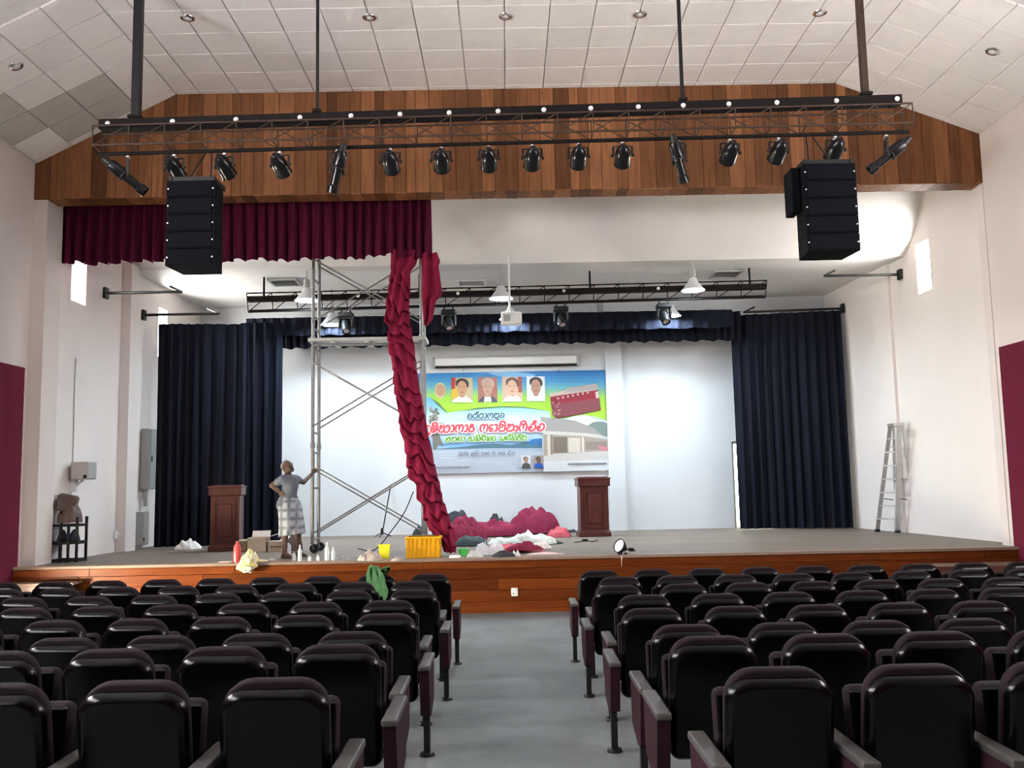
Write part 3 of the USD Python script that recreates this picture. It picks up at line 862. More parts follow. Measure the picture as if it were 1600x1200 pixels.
for i, y in enumerate(ys):
    a, b = at(E3[i, 0], y, E3[i, 2]), at(E3[i, 1], y, E3[i, 2])
    for j in range(NA):
        w = j / (NA - 1)
        q = a * (1 - w) + b * w
        s = (y - 392) / 469; g_ = min(1, s * 5)
        ph = s * 19 - w * 1.5 + 1.6 * meshkit.noise(np.array([w * 2.0, s * 9, 2.0]), 3) + .8 * meshkit.noise(np.array([w * 5.0, s * 22, 4.0]), 4)
        saw = ph % 1.0                                   # layers of folded cloth, each lapping over the next
        lap = (saw ** .7) * (1 - max(0, (saw - .86) / .14)) * 1.0
        long_ = math.sin(w * 17 + 2.5 * math.sin(s * 9)) * .030 + math.sin(w * 8 + 1) * .03
        fold = .115 * lap * g_ + long_ * (1.15 - .5 * g_) + .03 * (meshkit.fbm(np.array([w * 7, s * 30, 1.0]), 2, 5) - .5)
        G[i, j] = q + [-.02 * lap * g_ * (1 - w), -fold - .08 * math.sin(w * math.pi), -.05 * w * g_ * lap]
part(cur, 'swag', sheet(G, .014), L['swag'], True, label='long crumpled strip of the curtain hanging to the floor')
TAIL = np.array([(396, 658, 683), (410, 658, 688), (416, 659, 685), (440, 659, 688), (461, 659, 691), (470, 660, 681), (485, 661, 678), (498, 662, 675), (508, 663, 667)], float)
ys = np.linspace(396, 508, 50); G = np.zeros((50, 20, 3))
for i, y in enumerate(ys):
    a, b = (at(np.interp(y, TAIL[:, 0], TAIL[:, k]), y, 14.55) for k in (1, 2))
    for j in range(20):
        w = j / 19; G[i, j] = a * (1 - w) + b * w + [0, .05 * math.sin(w * 10 + y * .02) + .03 * math.sin(y * .09), 0]
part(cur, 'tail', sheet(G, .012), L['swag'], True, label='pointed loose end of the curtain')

# ================================================================== BLACK STAGE CURTAINS


def drape(p0, p1, z0, z1, per, amp, seed, hemv=0.0, nv=14, gather=0.0):
    p0, p1 = np.array(p0, float), np.array(p1, float); Ln = np.linalg.norm(p1 - p0); n = int(Ln / per * 14)
    u = np.linspace(0, 1, n); d = (p1 - p0) / Ln; nrm = np.array([-d[1], d[0]])
    ph = np.cumsum(1 + .7 * (meshkit.noise(np.stack([u * Ln * 1.7, 0 * u, 0 * u + seed], 1), seed) - .5)) / n * Ln / per * 2 * np.pi
    G = np.zeros((n, nv, 3))
    for j, v in enumerate(np.linspace(0, 1, nv)):
        a = amp * (.7 + .5 * v) * (np.sin(ph) + .35 * np.sin(2.1 * ph + 2 * v)) + amp * .5 * np.sin(ph * .31 + 3 * v)
        z = z1 + (z0 - z1) * v + (hemv * np.cos(ph * .5) if v > .9 else 0)
        G[:, j, :2] = p0 + np.outer(u, p1 - p0) + np.outer(a, nrm); G[:, j, 2] = z
    return sheet(G, .012)


single('stage_leg_curtain', drape((-6.78, 17.55), (at(386, 700, 17.75)[0], 17.75), ZS + .02, at(300, 506, 17.6)[2], .19, .045, 3), L['curtain_black'], 'black velvet leg curtain at the left, nearest the side wall', 'curtain', smooth=True)
single('stage_leg_curtain', drape((at(374, 700, 18.9)[0], 18.9), (at(440, 700, 19.0)[0], 19.0), ZS + .02, at(410, 505, 19)[2], .17, .04, 5), L['curtain_black'], 'narrow black velvet curtain behind the man, edging the white wall', 'curtain', smooth=True)
single('stage_leg_curtain', drape((at(1151, 700, 19.75)[0], 19.75), (at(1325, 700, 19.35)[0], 19.35), ZS + .02, at(1240, 488, 19.5)[2], .19, .045, 9), L['curtain_black'], 'wide black velvet leg curtain at the right side of the stage', 'curtain', smooth=True)
b0, b1 = at(384, 548, 19.6), at(1158, 530, 19.6)
single('border_curtain', drape(b0[:2], b1[:2], at(800, 538, 19.6)[2] + .0, at(800, 493, 19.6)[2], .2, .03, 12, .02), L['curtain_black'], 'long black border curtain across the top of the back wall', 'curtain', smooth=True)
b0, b1 = at(384, 520, 19.2), at(1145, 505, 19.2)
bt = drape(b0[:2], b1[:2], at(800, 518, 19.2)[2], at(800, 490, 19.2)[2], .24, .02, 15, .012, 8)
single('border_curtain', bt, L['curtain_black'], 'shorter black border curtain hung in front of the long border', 'curtain', smooth=True)


def wall_bracket(pa, pb, dirn, lab, Ya):
    """a curtain pipe cantilevered from the side wall, tied to the ceiling by a short stay"""
    a, b = at(*pa, Ya), at(*pb, Ya + .02)
    a[0] = sxl(Ya) + .03 if dirn < 0 else sxr(Ya) - (.09 if Ya > 17.62 else .03)
    t = thing('curtain_pipe', lab, 'curtain pipe', a)
    part(t, 'pipe', rod(a, b, .026, 10), L['black_metal'], 40)
    part(t, 'wall_plate', cbox(a - [.03, .07, .1], a + [.03, .07, .1], .008), L['black_metal'], False)
    e = b + [dirn * .32, .3, .17]
    part(t, 'stay', rod(b - [0, 0, 0], e, .02, 8), L['black_metal'], 40)
    return t


yl = on_wall(163, 457, -1)[1]; wall_bracket((166, 458), (284, 456), -1, 'dark cantilever pipe high on the left wall, nearer one', yl)
yl = on_wall(237, 491, -1)[1]; wall_bracket((240, 492), (342, 490), -1, 'dark cantilever pipe above the left black curtain', 17.55)
yr = on_wall(1408, 428, 1)[1]; wall_bracket((1403, 429), (1288, 431), 1, 'dark cantilever pipe high on the right wall', yr)
wall_bracket((1318, 482), (1162, 488), 1, 'dark curtain pipe above the right black curtain', 19.5)

# ================================================================== STAGE TRUSS, LAMPS, PROJECTOR
YS = 17.75
sL, sR = at(388, 468, YS), at(1196, 448, YS)
t = thing('stage_truss', 'dark brown truss under the stage ceiling behind the scaffold', 'lighting truss', (sL + sR) / 2)
eL, eR = at(388, 487, YS), at(1196, 464, YS)
part(t, 'top_beam', bar(sL, sR, .15, .1), L['truss_dark'], False)
part(t, 'lamp_rail', rod(eL, eR, .024, 10), L['truss_dark'], 40)
part(t, 'chord', rod(eL + [0, .18, .06], eR + [0, .18, .06], .013, 8), L['truss_dark'], 40)
part(t, 'chord', rod(sL + [0, -.12, .1], sR + [0, -.12, .1], .013, 8), L['truss_dark'], 40)
NB = 21
for i in range(NB + 1):
    u = i / NB; p, q = eL + (eR - eL) * u, sL + (sR - sL) * u
    part(t, 'strut', rod(p, q + [0, -.12, .1], .009, 6), L['truss_dark'], False)
    if i < NB:
        v = (i + 1) / NB
        part(t, 'brace', rod(p, sL + (sR - sL) * v + [0, -.12, .1], .008, 6), L['truss_dark'], False)
for px in (560, 715, 880, 1027):
    u = (px - 388) / 808; q = sL + (sR - sL) * u + [0, -.08, 0]
    part(t, 'bolt_cover', lathe([(0, 0), (.035, 0), (.03, .025), (0, .035)], q, q + [0, -1, .2], 14), L['white_plastic'], 30)
for u in (.03, .33, .66, .97):
    q = sL + (sR - sL) * u
    part(t, 'hanger', rod(q + [0, 0, .02], (q[0], q[1], ZSC + .04), .02, 8), L['truss_dark'], False)

for px, w in ((540, 'leftmost, beside the scaffold'), (700, 'second, right of the maroon swag'), (875, 'third, right of the projector'), (1036, 'rightmost, beside a lit lamp')):
    u = (px - 388) / 808; q = eL + (eR - eL) * u
    t = thing('moving_head_light', f'black moving-head stage light under the rear truss, {w}', 'stage light', q)
    z = q[2] - .03
    part(t, 'clamp', MB().box((q[0] - .1, q[1] - .02, z - .05), (q[0] - .07, q[1] + .02, z)).box((q[0] + .07, q[1] - .02, z - .05), (q[0] + .1, q[1] + .02, z)).box((q[0] - .1, q[1] - .02, z - .06), (q[0] + .1, q[1] + .02, z - .045)), L['black_metal'], False)
    part(t, 'base', cbox((q[0] - .15, q[1] - .12, z - .15), (q[0] + .15, q[1] + .12, z - .055), .02), L['black_metal'], 30)
    part(t, 'arm', cbox((q[0] - .145, q[1] - .07, z - .36), (q[0] - .105, q[1] + .07, z - .15), .012), L['black_metal'], 30)
    part(t, 'arm', cbox((q[0] + .105, q[1] - .07, z - .36), (q[0] + .145, q[1] + .07, z - .15), .012), L['black_metal'], 30)
    c = np.array([q[0], q[1], z - .31]); d = np.array([.15, -.55, -.85]); d /= np.linalg.norm(d)
    hd = part(t, 'head', lathe([(0, 0), (.07, .0), (.1, .04), (.1, .19), (.085, .26), (.088, .3), (.075, .3), (.07, .285), (0, .285)], c - d * .14, c + d, 22), L['black_metal'], 35)
    part(hd, 'lens', lathe([(0, .29), (.068, .284), (.068, .28), (0, .28)], c - d * .14, c + d, 20), L['chrome'], 30)


def bell(px, py, Y, w):
    c = at(px, py, Y)
    t = thing('bell_lamp', f'white bell lamp glowing under the stage ceiling, {w}', 'pendant lamp', (c[0], c[1], c[2]))
    part(t, 'shade', lathe([(.045, .26), (.075, .24), (.1, .17), (.19, .05), (.235, 0), (.228, 0), (.185, .045), (.094, .165), (.07, .23), (.04, .25)], c, None, 32), L['shade'], 40)
    part(t, 'gear_housing', lathe([(0, .42), (.05, .42), (.06, .40), (.06, .27), (.045, .255), (0, .255)], c, None, 20), L['grey_box'], 35)
    part(t, 'stem', rod(c + [0, 0, .42], (c[0], c[1], ZSC + .05), .012, 8), L['grey_box'], 40)
    part(t, 'bulb', lathe([(0, .012), (.13, .025), (.175, .045), (.16, .06), (.08, .16), (0, .17)], c, None, 24), L['lamp'], 40, label='glowing white lamp mouth')


L['shade'] = mat('lamp_shade', (.72, .74, .76), .4, var=.02)
for px, py, Y, w in ((479, 470, 17.3, 'front row, leftmost, before the scaffold'), (783, 467, 17.3, 'front row, beside the projector pole'), (1083, 454, 17.3, 'front row, rightmost, above the truss end'),
                     (518, 508, 18.9, 'rear row, left'), (797, 499, 18.9, 'rear row, behind the projector'), (1047, 494, 18.9, 'rear row, right')):
    bell(px, py, Y, w)

YP = 16.9
t = thing('projector', 'white ceiling projector on a long white pole above the middle of the stage', 'projector', at(799, 500, YP))
a, b = at(783, 508, YP), at(815, 489, YP); c = (a + b) / 2
part(t, 'body', rbox((a[0], YP - .15, a[2]), (b[0], YP + .15, b[2]), .035), L['white_plastic'], 40)
part(t, 'lens', lathe([(0, 0), (.04, 0), (.045, .03), (.03, .035), (0, .03)], (c[0] + .06, YP + .14, c[2]), (c[0] + .06, YP + 1, c[2]), 18), L['black_metal'], 35)
part(t, 'vent_grille', cbox((a[0] + .05, YP - .158, a[2] + .05), (c[0] - .02, YP - .145, b[2] - .05), .004), L['grey_box'], False)
part(t, 'pole', rod((c[0] - .03, YP, b[2] - .01), (c[0] - .03, YP, 6.9), .022, 12), L['white_plastic'], 40)
part(t, 'bracket', MB().bar((c[0] - .12, YP, b[2] + .005), (c[0] + .08, YP, b[2] + .005), .03, .02).rod((c[0] - .03, YP, b[2] + .1), (c[0] + .08, YP, b[2]), .01, 8).rod((c[0] - .03, YP, b[2] + .1), (c[0] - .12, YP, b[2]), .01, 8), L['white_plastic'], False)
for px, py, w, m_ in ((737, 438, 'white, left of the projector pole', 'white_plastic'), (1133, 424, 'grey, at the right', 'grey_box'), (445, 437, 'grey, at the left', 'grey_box')):
    zc_ = ZSC + .06; p = az(px, py, zc_)
    # lies on the flat stage ceiling just behind the cove
    p[1] = max(p[1], 17.6); zz = ZSC + .015 - .01 * (p[1] - 17.45)
    t = thing('ceiling_vent', f'square ceiling air vent over the stage, {w}', 'air vent', (p[0], p[1], zz))
    part(t, 'vent_frame', cut(cbox((p[0] - .3, p[1] - .3, zz - .03), (p[0] + .3, p[1] + .3, zz + .02), .008), [((p[0] - .25, p[1] - .25, zz - .1), (p[0] + .25, p[1] + .25, zz + .005))]), L[m_], False)
    for k in range(5):
        y = p[1] - .2 + k * .1
        part(t, 'slat', rot(MB().box((p[0] - .25, y - .03, zz - .012), (p[0] + .25, y + .03, zz - .006)).done(), (1, 0, 0), 25, (p[0], y, zz - .01)), L[m_], False)

# ================================================================== SCAFFOLD
SX0, SX1, SY0, SY1 = -3.31, -1.44, 15.48, 15.98
zp = at(575, 533, 15.7)[2]; lift = (zp - ZS) / 2; ztop = 6.35
sc = thing('scaffold', 'tall galvanised tube scaffold tower on castors, its top hidden by the valance', 'scaffold', ((SX0 + SX1) / 2, 15.7, ZS))
zb = ZS + .16
for x in (SX0, SX1):
    for y in (SY0, SY1):
        pt = part(sc, 'post', rod((x, y, zb), (x, y, ztop), .030, 12), L['galv'], 40)
        part(pt, 'joint_collar', lathe([(.03, -.06), (.041, -.06), (.041, .06), (.03, .06)], (x, y, zp), None, 14), L['galv'], 35)
        part(pt, 'joint_collar', lathe([(.03, -.05), (.041, -.05), (.041, .05), (.03, .05)], (x, y, ZS + lift), None, 14), L['galv'], 35)
        cs = part(sc, 'castor', MB().add(rod((x + .03, y - .022, ZS + .075), (x + .03, y + .022, ZS + .075), .075, 20)).done(), L['rubber'], 40, label='black rubber castor wheel')
        part(cs, 'castor_fork', MB().bar((x + .03, y - .032, ZS + .06), (x, y - .02, zb + .01), .03, .008).bar((x + .03, y + .032, ZS + .06), (x, y + .02, zb + .01), .03, .008).box((x - .03, y - .035, zb - .01), (x + .03, y + .035, zb + .005)), L['galv'], False)
    for k in range(3):
        z0 = ZS + k * lift
        for dz in (.22, lift - .12) + ((lift * .6,) if k != 1 else ()):
            part(sc, 'rung', rod((x, SY0, z0 + dz), (x, SY1, z0 + dz), .019, 8), L['galv'], 40)
        for sg, ya, yb in ((1, SY0, SY0 + .12), (-1, SY1, SY1 - .12)):
            part(sc, 'frame_web', tube([(x, yb, z0 + lift - .12), (x, yb, z0 + lift - .40), (x, ya, z0 + lift - .47)], .012, 8), L['galv'], 40)
for k in range(3):
    z0 = ZS + k * lift
    for y in (SY0, SY1):
        o = -.035 if y == SY0 else .035
        part(sc, 'cross_brace', rod((SX0, y + o, z0 + .32), (SX1, y + o, z0 + .32 + 1.1), .013, 8), L['galv'], 40)
        part(sc, 'cross_brace', rod((SX0, y + o * 1.8, z0 + .32 + 1.1), (SX1, y + o * 1.8, z0 + .32), .013, 8), L['galv'], 40)
for i in range(3):
    y0 = SY0 - .06 + i * .21
    part(sc, 'platform_board', cbox((SX0 - .08, y0, zp - .03), (SX1 + .08, y0 + .195, zp + .03), .008), L['platform'], False, label='pale metal platform board')
for xx in np.linspace(SX0 + .35, SX1 - .35, 3):
    part(sc, 'platform_batten', MB().box((xx - .04, SY0 - .068, zp - .065), (xx + .04, SY1 + .06, zp - .032)), L['platform'], False)
part(sc, 'platform_rail', rod((SX0, SY0 - .03, zp - .09), (SX1, SY0 - .03, zp - .09), .02, 10), L['galv'], 40)

# ================================================================== PROJECTION SCREEN CASE AND PRINTED BANNER
YN = YB - .045
a, b = at(676, 573, YB - .1), at(905, 563, YB - .1)
t = thing('projection_screen', 'rolled white projection screen in a long case above the banner', 'projection screen', ((a[0] + b[0]) / 2, YB - .1, a[2]))
part(t, 'case', rbox((a[0], YB - .12, b[2] - .07), (b[0], YB - .005, b[2] + .12), .03), L['white_plastic'], 40)
part(t, 'bottom_bar', rod((a[0] + .03, YB - .085, b[2] - .10), (b[0] - .03, YB - .085, b[2] - .10), .022, 10), L['black_metal'], 40, label='dark bottom bar of the rolled screen')
for xx in (a[0] + .03, b[0] - .03):
    part(t, 'end_cap', cbox((xx - .03, YB - .13, b[2] - .12), (xx + .03, YB - .002, b[2] + .13), .01), L['grey_box'], False)

bTL, bTR, bBR, bBL = at(650, 586, YN), at(947, 578, YN), at(955, 735, YN), at(650, 742, YN)


def bpt(x4, y4):
    """a point of the banner from its own design grid (0..1460 wide, 0..760 high), upright in the wall's plane"""
    u, v = (x4 - 45) / 1460, (y4 - (92 + (1500 - x4) * .022)) / 765
    x = bTL[0] + (bTR[0] - bTL[0]) * u
    return np.array([x, bTR[2] + (bBR[2] - bTR[2]) * v])


PV, PF, PC = [], [], []
layer = [0]


def pr_poly(poly, col, up=True):
    """print one flat coloured shape; col is a colour or a function of (x, z) arrays"""
    layer[0] += 1
    for g in getattr(poly, 'geoms', [poly]):
        if g.is_empty or g.area < 1e-7 or g.geom_type != 'Polygon': continue
        v, f = trimesh.creation.triangulate_polygon(g, engine='earcut')
        n = sum(len(q) for q in PV)
        V3 = np.stack([v[:, 0], np.full(len(v), YN - .004 - layer[0] * .00022), v[:, 1]], 1)
        c = col(v) if callable(col) else np.broadcast_to(np.array(col, float), (len(v), 3))
        a, b, d = V3[f[:, 0]], V3[f[:, 1]], V3[f[:, 2]]
        flip = np.cross(b - a, d - a)[:, 1] > 0
        f = np.where(flip[:, None], f[:, ::-1], f)
        PV.append(V3); PF.append(f + n); PC.append(c)


def bpoly(pts, smooth=False):
    P = np.array(pts, float)
    if smooth: P = catmull(np.vstack([P, P[:1]]), 6)
    return Polygon([tuple(bpt(*q)) for q in P]).buffer(0)


def brect(x0, y0, x1, y1): return bpoly([(x0, y0), (x1, y0), (x1, y1), (x0, y1)])


def bell_(cx, cy, rx, ry, n=20):
    return bpoly([(cx + rx * math.cos(a), cy + ry * math.sin(a)) for a in np.linspace(0, 2 * np.pi, n, endpoint=False)])


def vgrad(poly, stops, n=14):
    """a printed vertical colour ramp: the shape cut into strips, stops are (y4, colour)"""
    ys = np.linspace(stops[0][0], stops[-1][0], n + 1)
    for y0, y1 in zip(ys[:-1], ys[1:]):
        c = [np.interp((y0 + y1) / 2, [s[0] for s in stops], [s[1][k] for s in stops]) for k in range(3)]
        strip = bpoly([(-20, y0), (1600, y0), (1600, y1 + 1), (-20, y1 + 1)])
        layer[0] -= 1
        pr_poly(poly.intersection(strip), c)
    layer[0] += 1


full = brect(45, 92 + 31, 1505, 860)
full = Polygon([tuple(bpt(45, 92 + 32)), tuple(bpt(1500, 92)), tuple(bpt(1500, 857)), tuple(bpt(45, 889))])
vgrad(full, [(85, (.02, .19, .48)), (170, (.07, .30, .55)), (230, (.16, .40, .44)), (300, (.34, .58, .08)), (400, (.40, .62, .06)), (470, (.38, .60, .08)), (560, (.42, .55, .68)), (700, (.45, .52, .62)), (890, (.47, .51, .57))], 30)
# cloud in the sky, the pale lake view and its curved edges
pr_poly(bpoly([(600, 120), (700, 105), (850, 112), (960, 130), (900, 150), (700, 145)], True).intersection(full), (.22, .45, .66))
lake = bpoly([(45, 300), (150, 305), (210, 350), (280, 425), (370, 410), (520, 388), (700, 378), (900, 385), (1060, 410), (1075, 470), (1000, 500), (1000, 900), (45, 900)]).intersection(full)
vgrad(lake, [(300, (.14, .40, .70)), (380, (.28, .52, .78)), (450, (.55, .68, .80)), (560, (.60, .70, .80)), (650, (.30, .52, .76)), (690, (.18, .38, .58)), (700, (.47, .52, .60)), (890, (.46, .50, .56))], 26)
pr_poly(bpoly([(370, 412), (520, 384), (700, 372), (860, 376), (1060, 408), (860, 384), (700, 382), (520, 396)]), (.10, .22, .06))
pr_poly(bpoly([(150, 306), (215, 345), (285, 425), (262, 415), (200, 360)]), (.12, .26, .10))
pr_poly(bpoly([(430, 640), (520, 560), (640, 480), (760, 440), (830, 470), (700, 560), (600, 640)], True).intersection(lake), (.66, .75, .84))
pr_poly(bpoly([(180, 700), (350, 685), (500, 668), (640, 655), (760, 668), (900, 640), (1000, 620), (1000, 690), (600, 692), (180, 702)]).intersection(lake), (.10, .20, .26))
pr_poly(bpoly([(880, 650), (930, 622), (1000, 615), (1000, 670), (900, 662)]), (.05, .20, .42))
for i in range(46):                                     # the lakeside tree
    q = rng.normal(size=2) * [38, 52] + [195, 470]
    if q[0] > 140: pr_poly(bell_(q[0], q[1], 13, 13, 7), [(.16, .18, .14), (.25, .25, .2), (.32, .31, .28)][i % 3])
pr_poly(bpoly([(165, 560), (200, 520), (222, 600), (250, 680), (215, 660), (195, 700), (170, 700)]), (.2, .2, .17))
# five portraits
pr_poly(bell_(230, 255, 42, 62), (.55, .50, .28)); pr_poly(bell_(230, 252, 36, 48), (.46, .28, .18))
for (x0, x1, bg, side, skin, hair, shirt, kind) in ((316, 478, (.50, .42, .26), (.42, .05, .04), (.55, .31, .19), (.05, .03, .03), (.72, .76, .82), 0), (518, 666, (.35, .15, .12), (.35, .13, .1), (.47, .28, .21), (.45, .33, .28), (.08, .08, .09), 1),
                                                    (704, 856, (.55, .38, .28), (.33, .08, .06), (.58, .36, .25), (.12, .06, .05), (.75, .77, .8), 0), (892, 1032, (.60, .62, .64), None, (.42, .24, .17), (.05, .04, .04), (.66, .67, .66), 0)):
    w = x1 - x0; cx = (x0 + x1) / 2; fr = brect(x0, 155 - (x0 - 316) * .02, x1, 345 - (x0 - 316) * .02); y0 = 155 - (x0 - 316) * .02
    pr_poly(fr, bg)
    if side: pr_poly(bpoly([(x0, y0), (x0 + w * .2, y0), (x0 + w * .16, y0 + 110), (x0, y0 + 110)]) if kind == 0 and x0 < 500 else brect(x0 + w * .8, y0, x1, y0 + 120), side)
    if x0 == 316: pr_poly(bpoly([(x0, y0 + 90), (x0 + 45, y0 + 80), (x0 + 50, y0 + 150), (x0, y0 + 170)]), (.62, .42, .05))
    pr_poly(bpoly([(x0, y0 + 190), (x0 + w * .12, y0 + 165), (cx - 20, y0 + 140), (cx + 25, y0 + 140), (x1 - w * .1, y0 + 165), (x1, y0 + 190)]).intersection(fr), shirt)
    if kind == 1: pr_poly(bpoly([(cx - 22, y0 + 142), (cx + 22, y0 + 142), (cx + 30, y0 + 190), (cx - 30, y0 + 190)]).intersection(fr), (.7, .7, .68))
    pr_poly(brect(cx - 18, y0 + 110, cx + 18, y0 + 150), [c * .85 for c in skin])
    pr_poly(bpoly([(cx - 46, y0 + 60), (cx - 44, y0 + 25), (cx, y0 + 5), (cx + 44, y0 + 25), (cx + 48, y0 + 70), (cx, y0 + 95)], True).intersection(fr), hair)
    pr_poly(bell_(cx, y0 + 82, 38, 58).intersection(fr), skin)
    pr_poly(bell_(cx - 14, y0 + 72, 6, 3, 8), (.1, .06, .05)); pr_poly(bell_(cx + 15, y0 + 71, 6, 3, 8), (.1, .06, .05))
    pr_poly(bell_(cx, y0 + 112, 14, 4, 10), (.3, .13, .1)); pr_poly(bell_(cx + 1, y0 + 92, 6, 7, 8), [c * .85 for c in skin])
# photograph of the hall and its seats, set at a slant
ph_ = bpoly([(1066, 275), (1432, 198), (1455, 400), (1120, 465), (1085, 440)]); pr_poly(ph_, (.22, .06, .08))
pr_poly(bpoly([(1066, 275), (1432, 198), (1438, 250), (1072, 312)]), (.50, .42, .37))
pr_poly(bpoly([(1190, 232), (1432, 198), (1436, 240), (1196, 268)]), (.40, .36, .34))
pr_poly(bpoly([(1072, 300), (1440, 246), (1448, 318), (1078, 365)]), (.30, .03, .05))
for i in range(7):
    x = 1110 + i * 38; pr_poly(bell_(x + 20, 312 - i * 7.5, 8, 9, 8), (.60, .45, .42))
for i in range(8):
    pr_poly(bpoly([(1085 + i * 4, 360 + i * 12), (1448, 310 + i * 12), (1449, 314 + i * 12), (1086 + i * 4, 365 + i * 12)]), (.32, .12, .13))
for i in range(26):
    q = (1085 + rng.uniform(0, 60), 330 + rng.uniform(0, 110)); pr_poly(bell_(q[0], q[1], 7, 6, 6), [(.55, .35, .33), (.4, .16, .18), (.16, .03, .04)][i % 3])
pr_poly(bpoly([(1415, 262), (1440, 256), (1446, 306), (1420, 312)]), (.62, .50, .45))
# the drawn building
pr_poly(bpoly([(1290, 440), (1400, 450), (1500, 480), (1500, 860), (1005, 870), (1000, 640), (1010, 500)]).intersection(full), (.50, .54, .58))
pr_poly(bpoly([(1230, 450), (1340, 440), (1400, 470), (1500, 492), (1500, 520), (1200, 500)], True).intersection(full), (.62, .70, .78))
pr_poly(bpoly([(1350, 520), (1400, 492), (1470, 490), (1510, 520), (1505, 600), (1400, 570)], True).intersection(full), (.22, .28, .26))
pr_poly(bpoly([(990, 455), (1085, 462), (1250, 480), (1400, 540), (1455, 590), (1440, 610), (1330, 596), (1010, 585)]), (.36, .34, .33))
pr_poly(bpoly([(1010, 560), (1330, 575), (1455, 590), (1450, 612), (1330, 600), (1010, 585)]), (.58, .56, .54))
pr_poly(bpoly([(1010, 585), (1330, 600), (1500, 625), (1500, 720), (1300, 730), (1010, 750)]).intersection(full), (.40, .34, .29))
pr_poly(brect(1085, 605, 1190, 725), (.22, .18, .15)); pr_poly(brect(1200, 612, 1290, 722), (.62, .56, .50)); pr_poly(brect(1040, 590, 1062, 752), (.62, .55, .47)); pr_poly(brect(1062, 590, 1080, 752), (.30, .24, .2)); pr_poly(brect(1302, 605, 1318, 726), (.66, .61, .56)); pr_poly(brect(1330, 640, 1490, 700), (.30, .26, .23))
pr_poly(bpoly([(1080, 735), (1300, 722), (1500, 705), (1500, 790), (1005, 800), (1005, 760)]).intersection(full), (.56, .55, .53))
pr_poly(bpoly([(1420, 668), (1500, 680), (1500, 712), (1440, 712)]), (.55, .25, .28))
pr_poly(bpoly([(1010, 790), (1500, 775), (1500, 857), (1010, 868)]).intersection(full), (.62, .63, .66))
# two small portraits low down
for (x0, x1, bg, shirt, skin) in ((838, 912, (.62, .62, .64), (.09, .10, .09), (.42, .26, .2)), (932, 1008, (.36, .30, .27), (.03, .12, .45), (.2, .12, .1))):
    fr = brect(x0, 745, x1, 840); pr_poly(fr, bg); cx = (x0 + x1) / 2
    pr_poly(bpoly([(x0, 842), (x0 + 10, 810), (cx, 795), (x1 - 10, 810), (x1, 842)]).intersection(fr), shirt); pr_poly(bell_(cx - 2, 772, 19, 18), (.04, .03, .03)); pr_poly(bell_(cx, 782, 16, 24), skin)

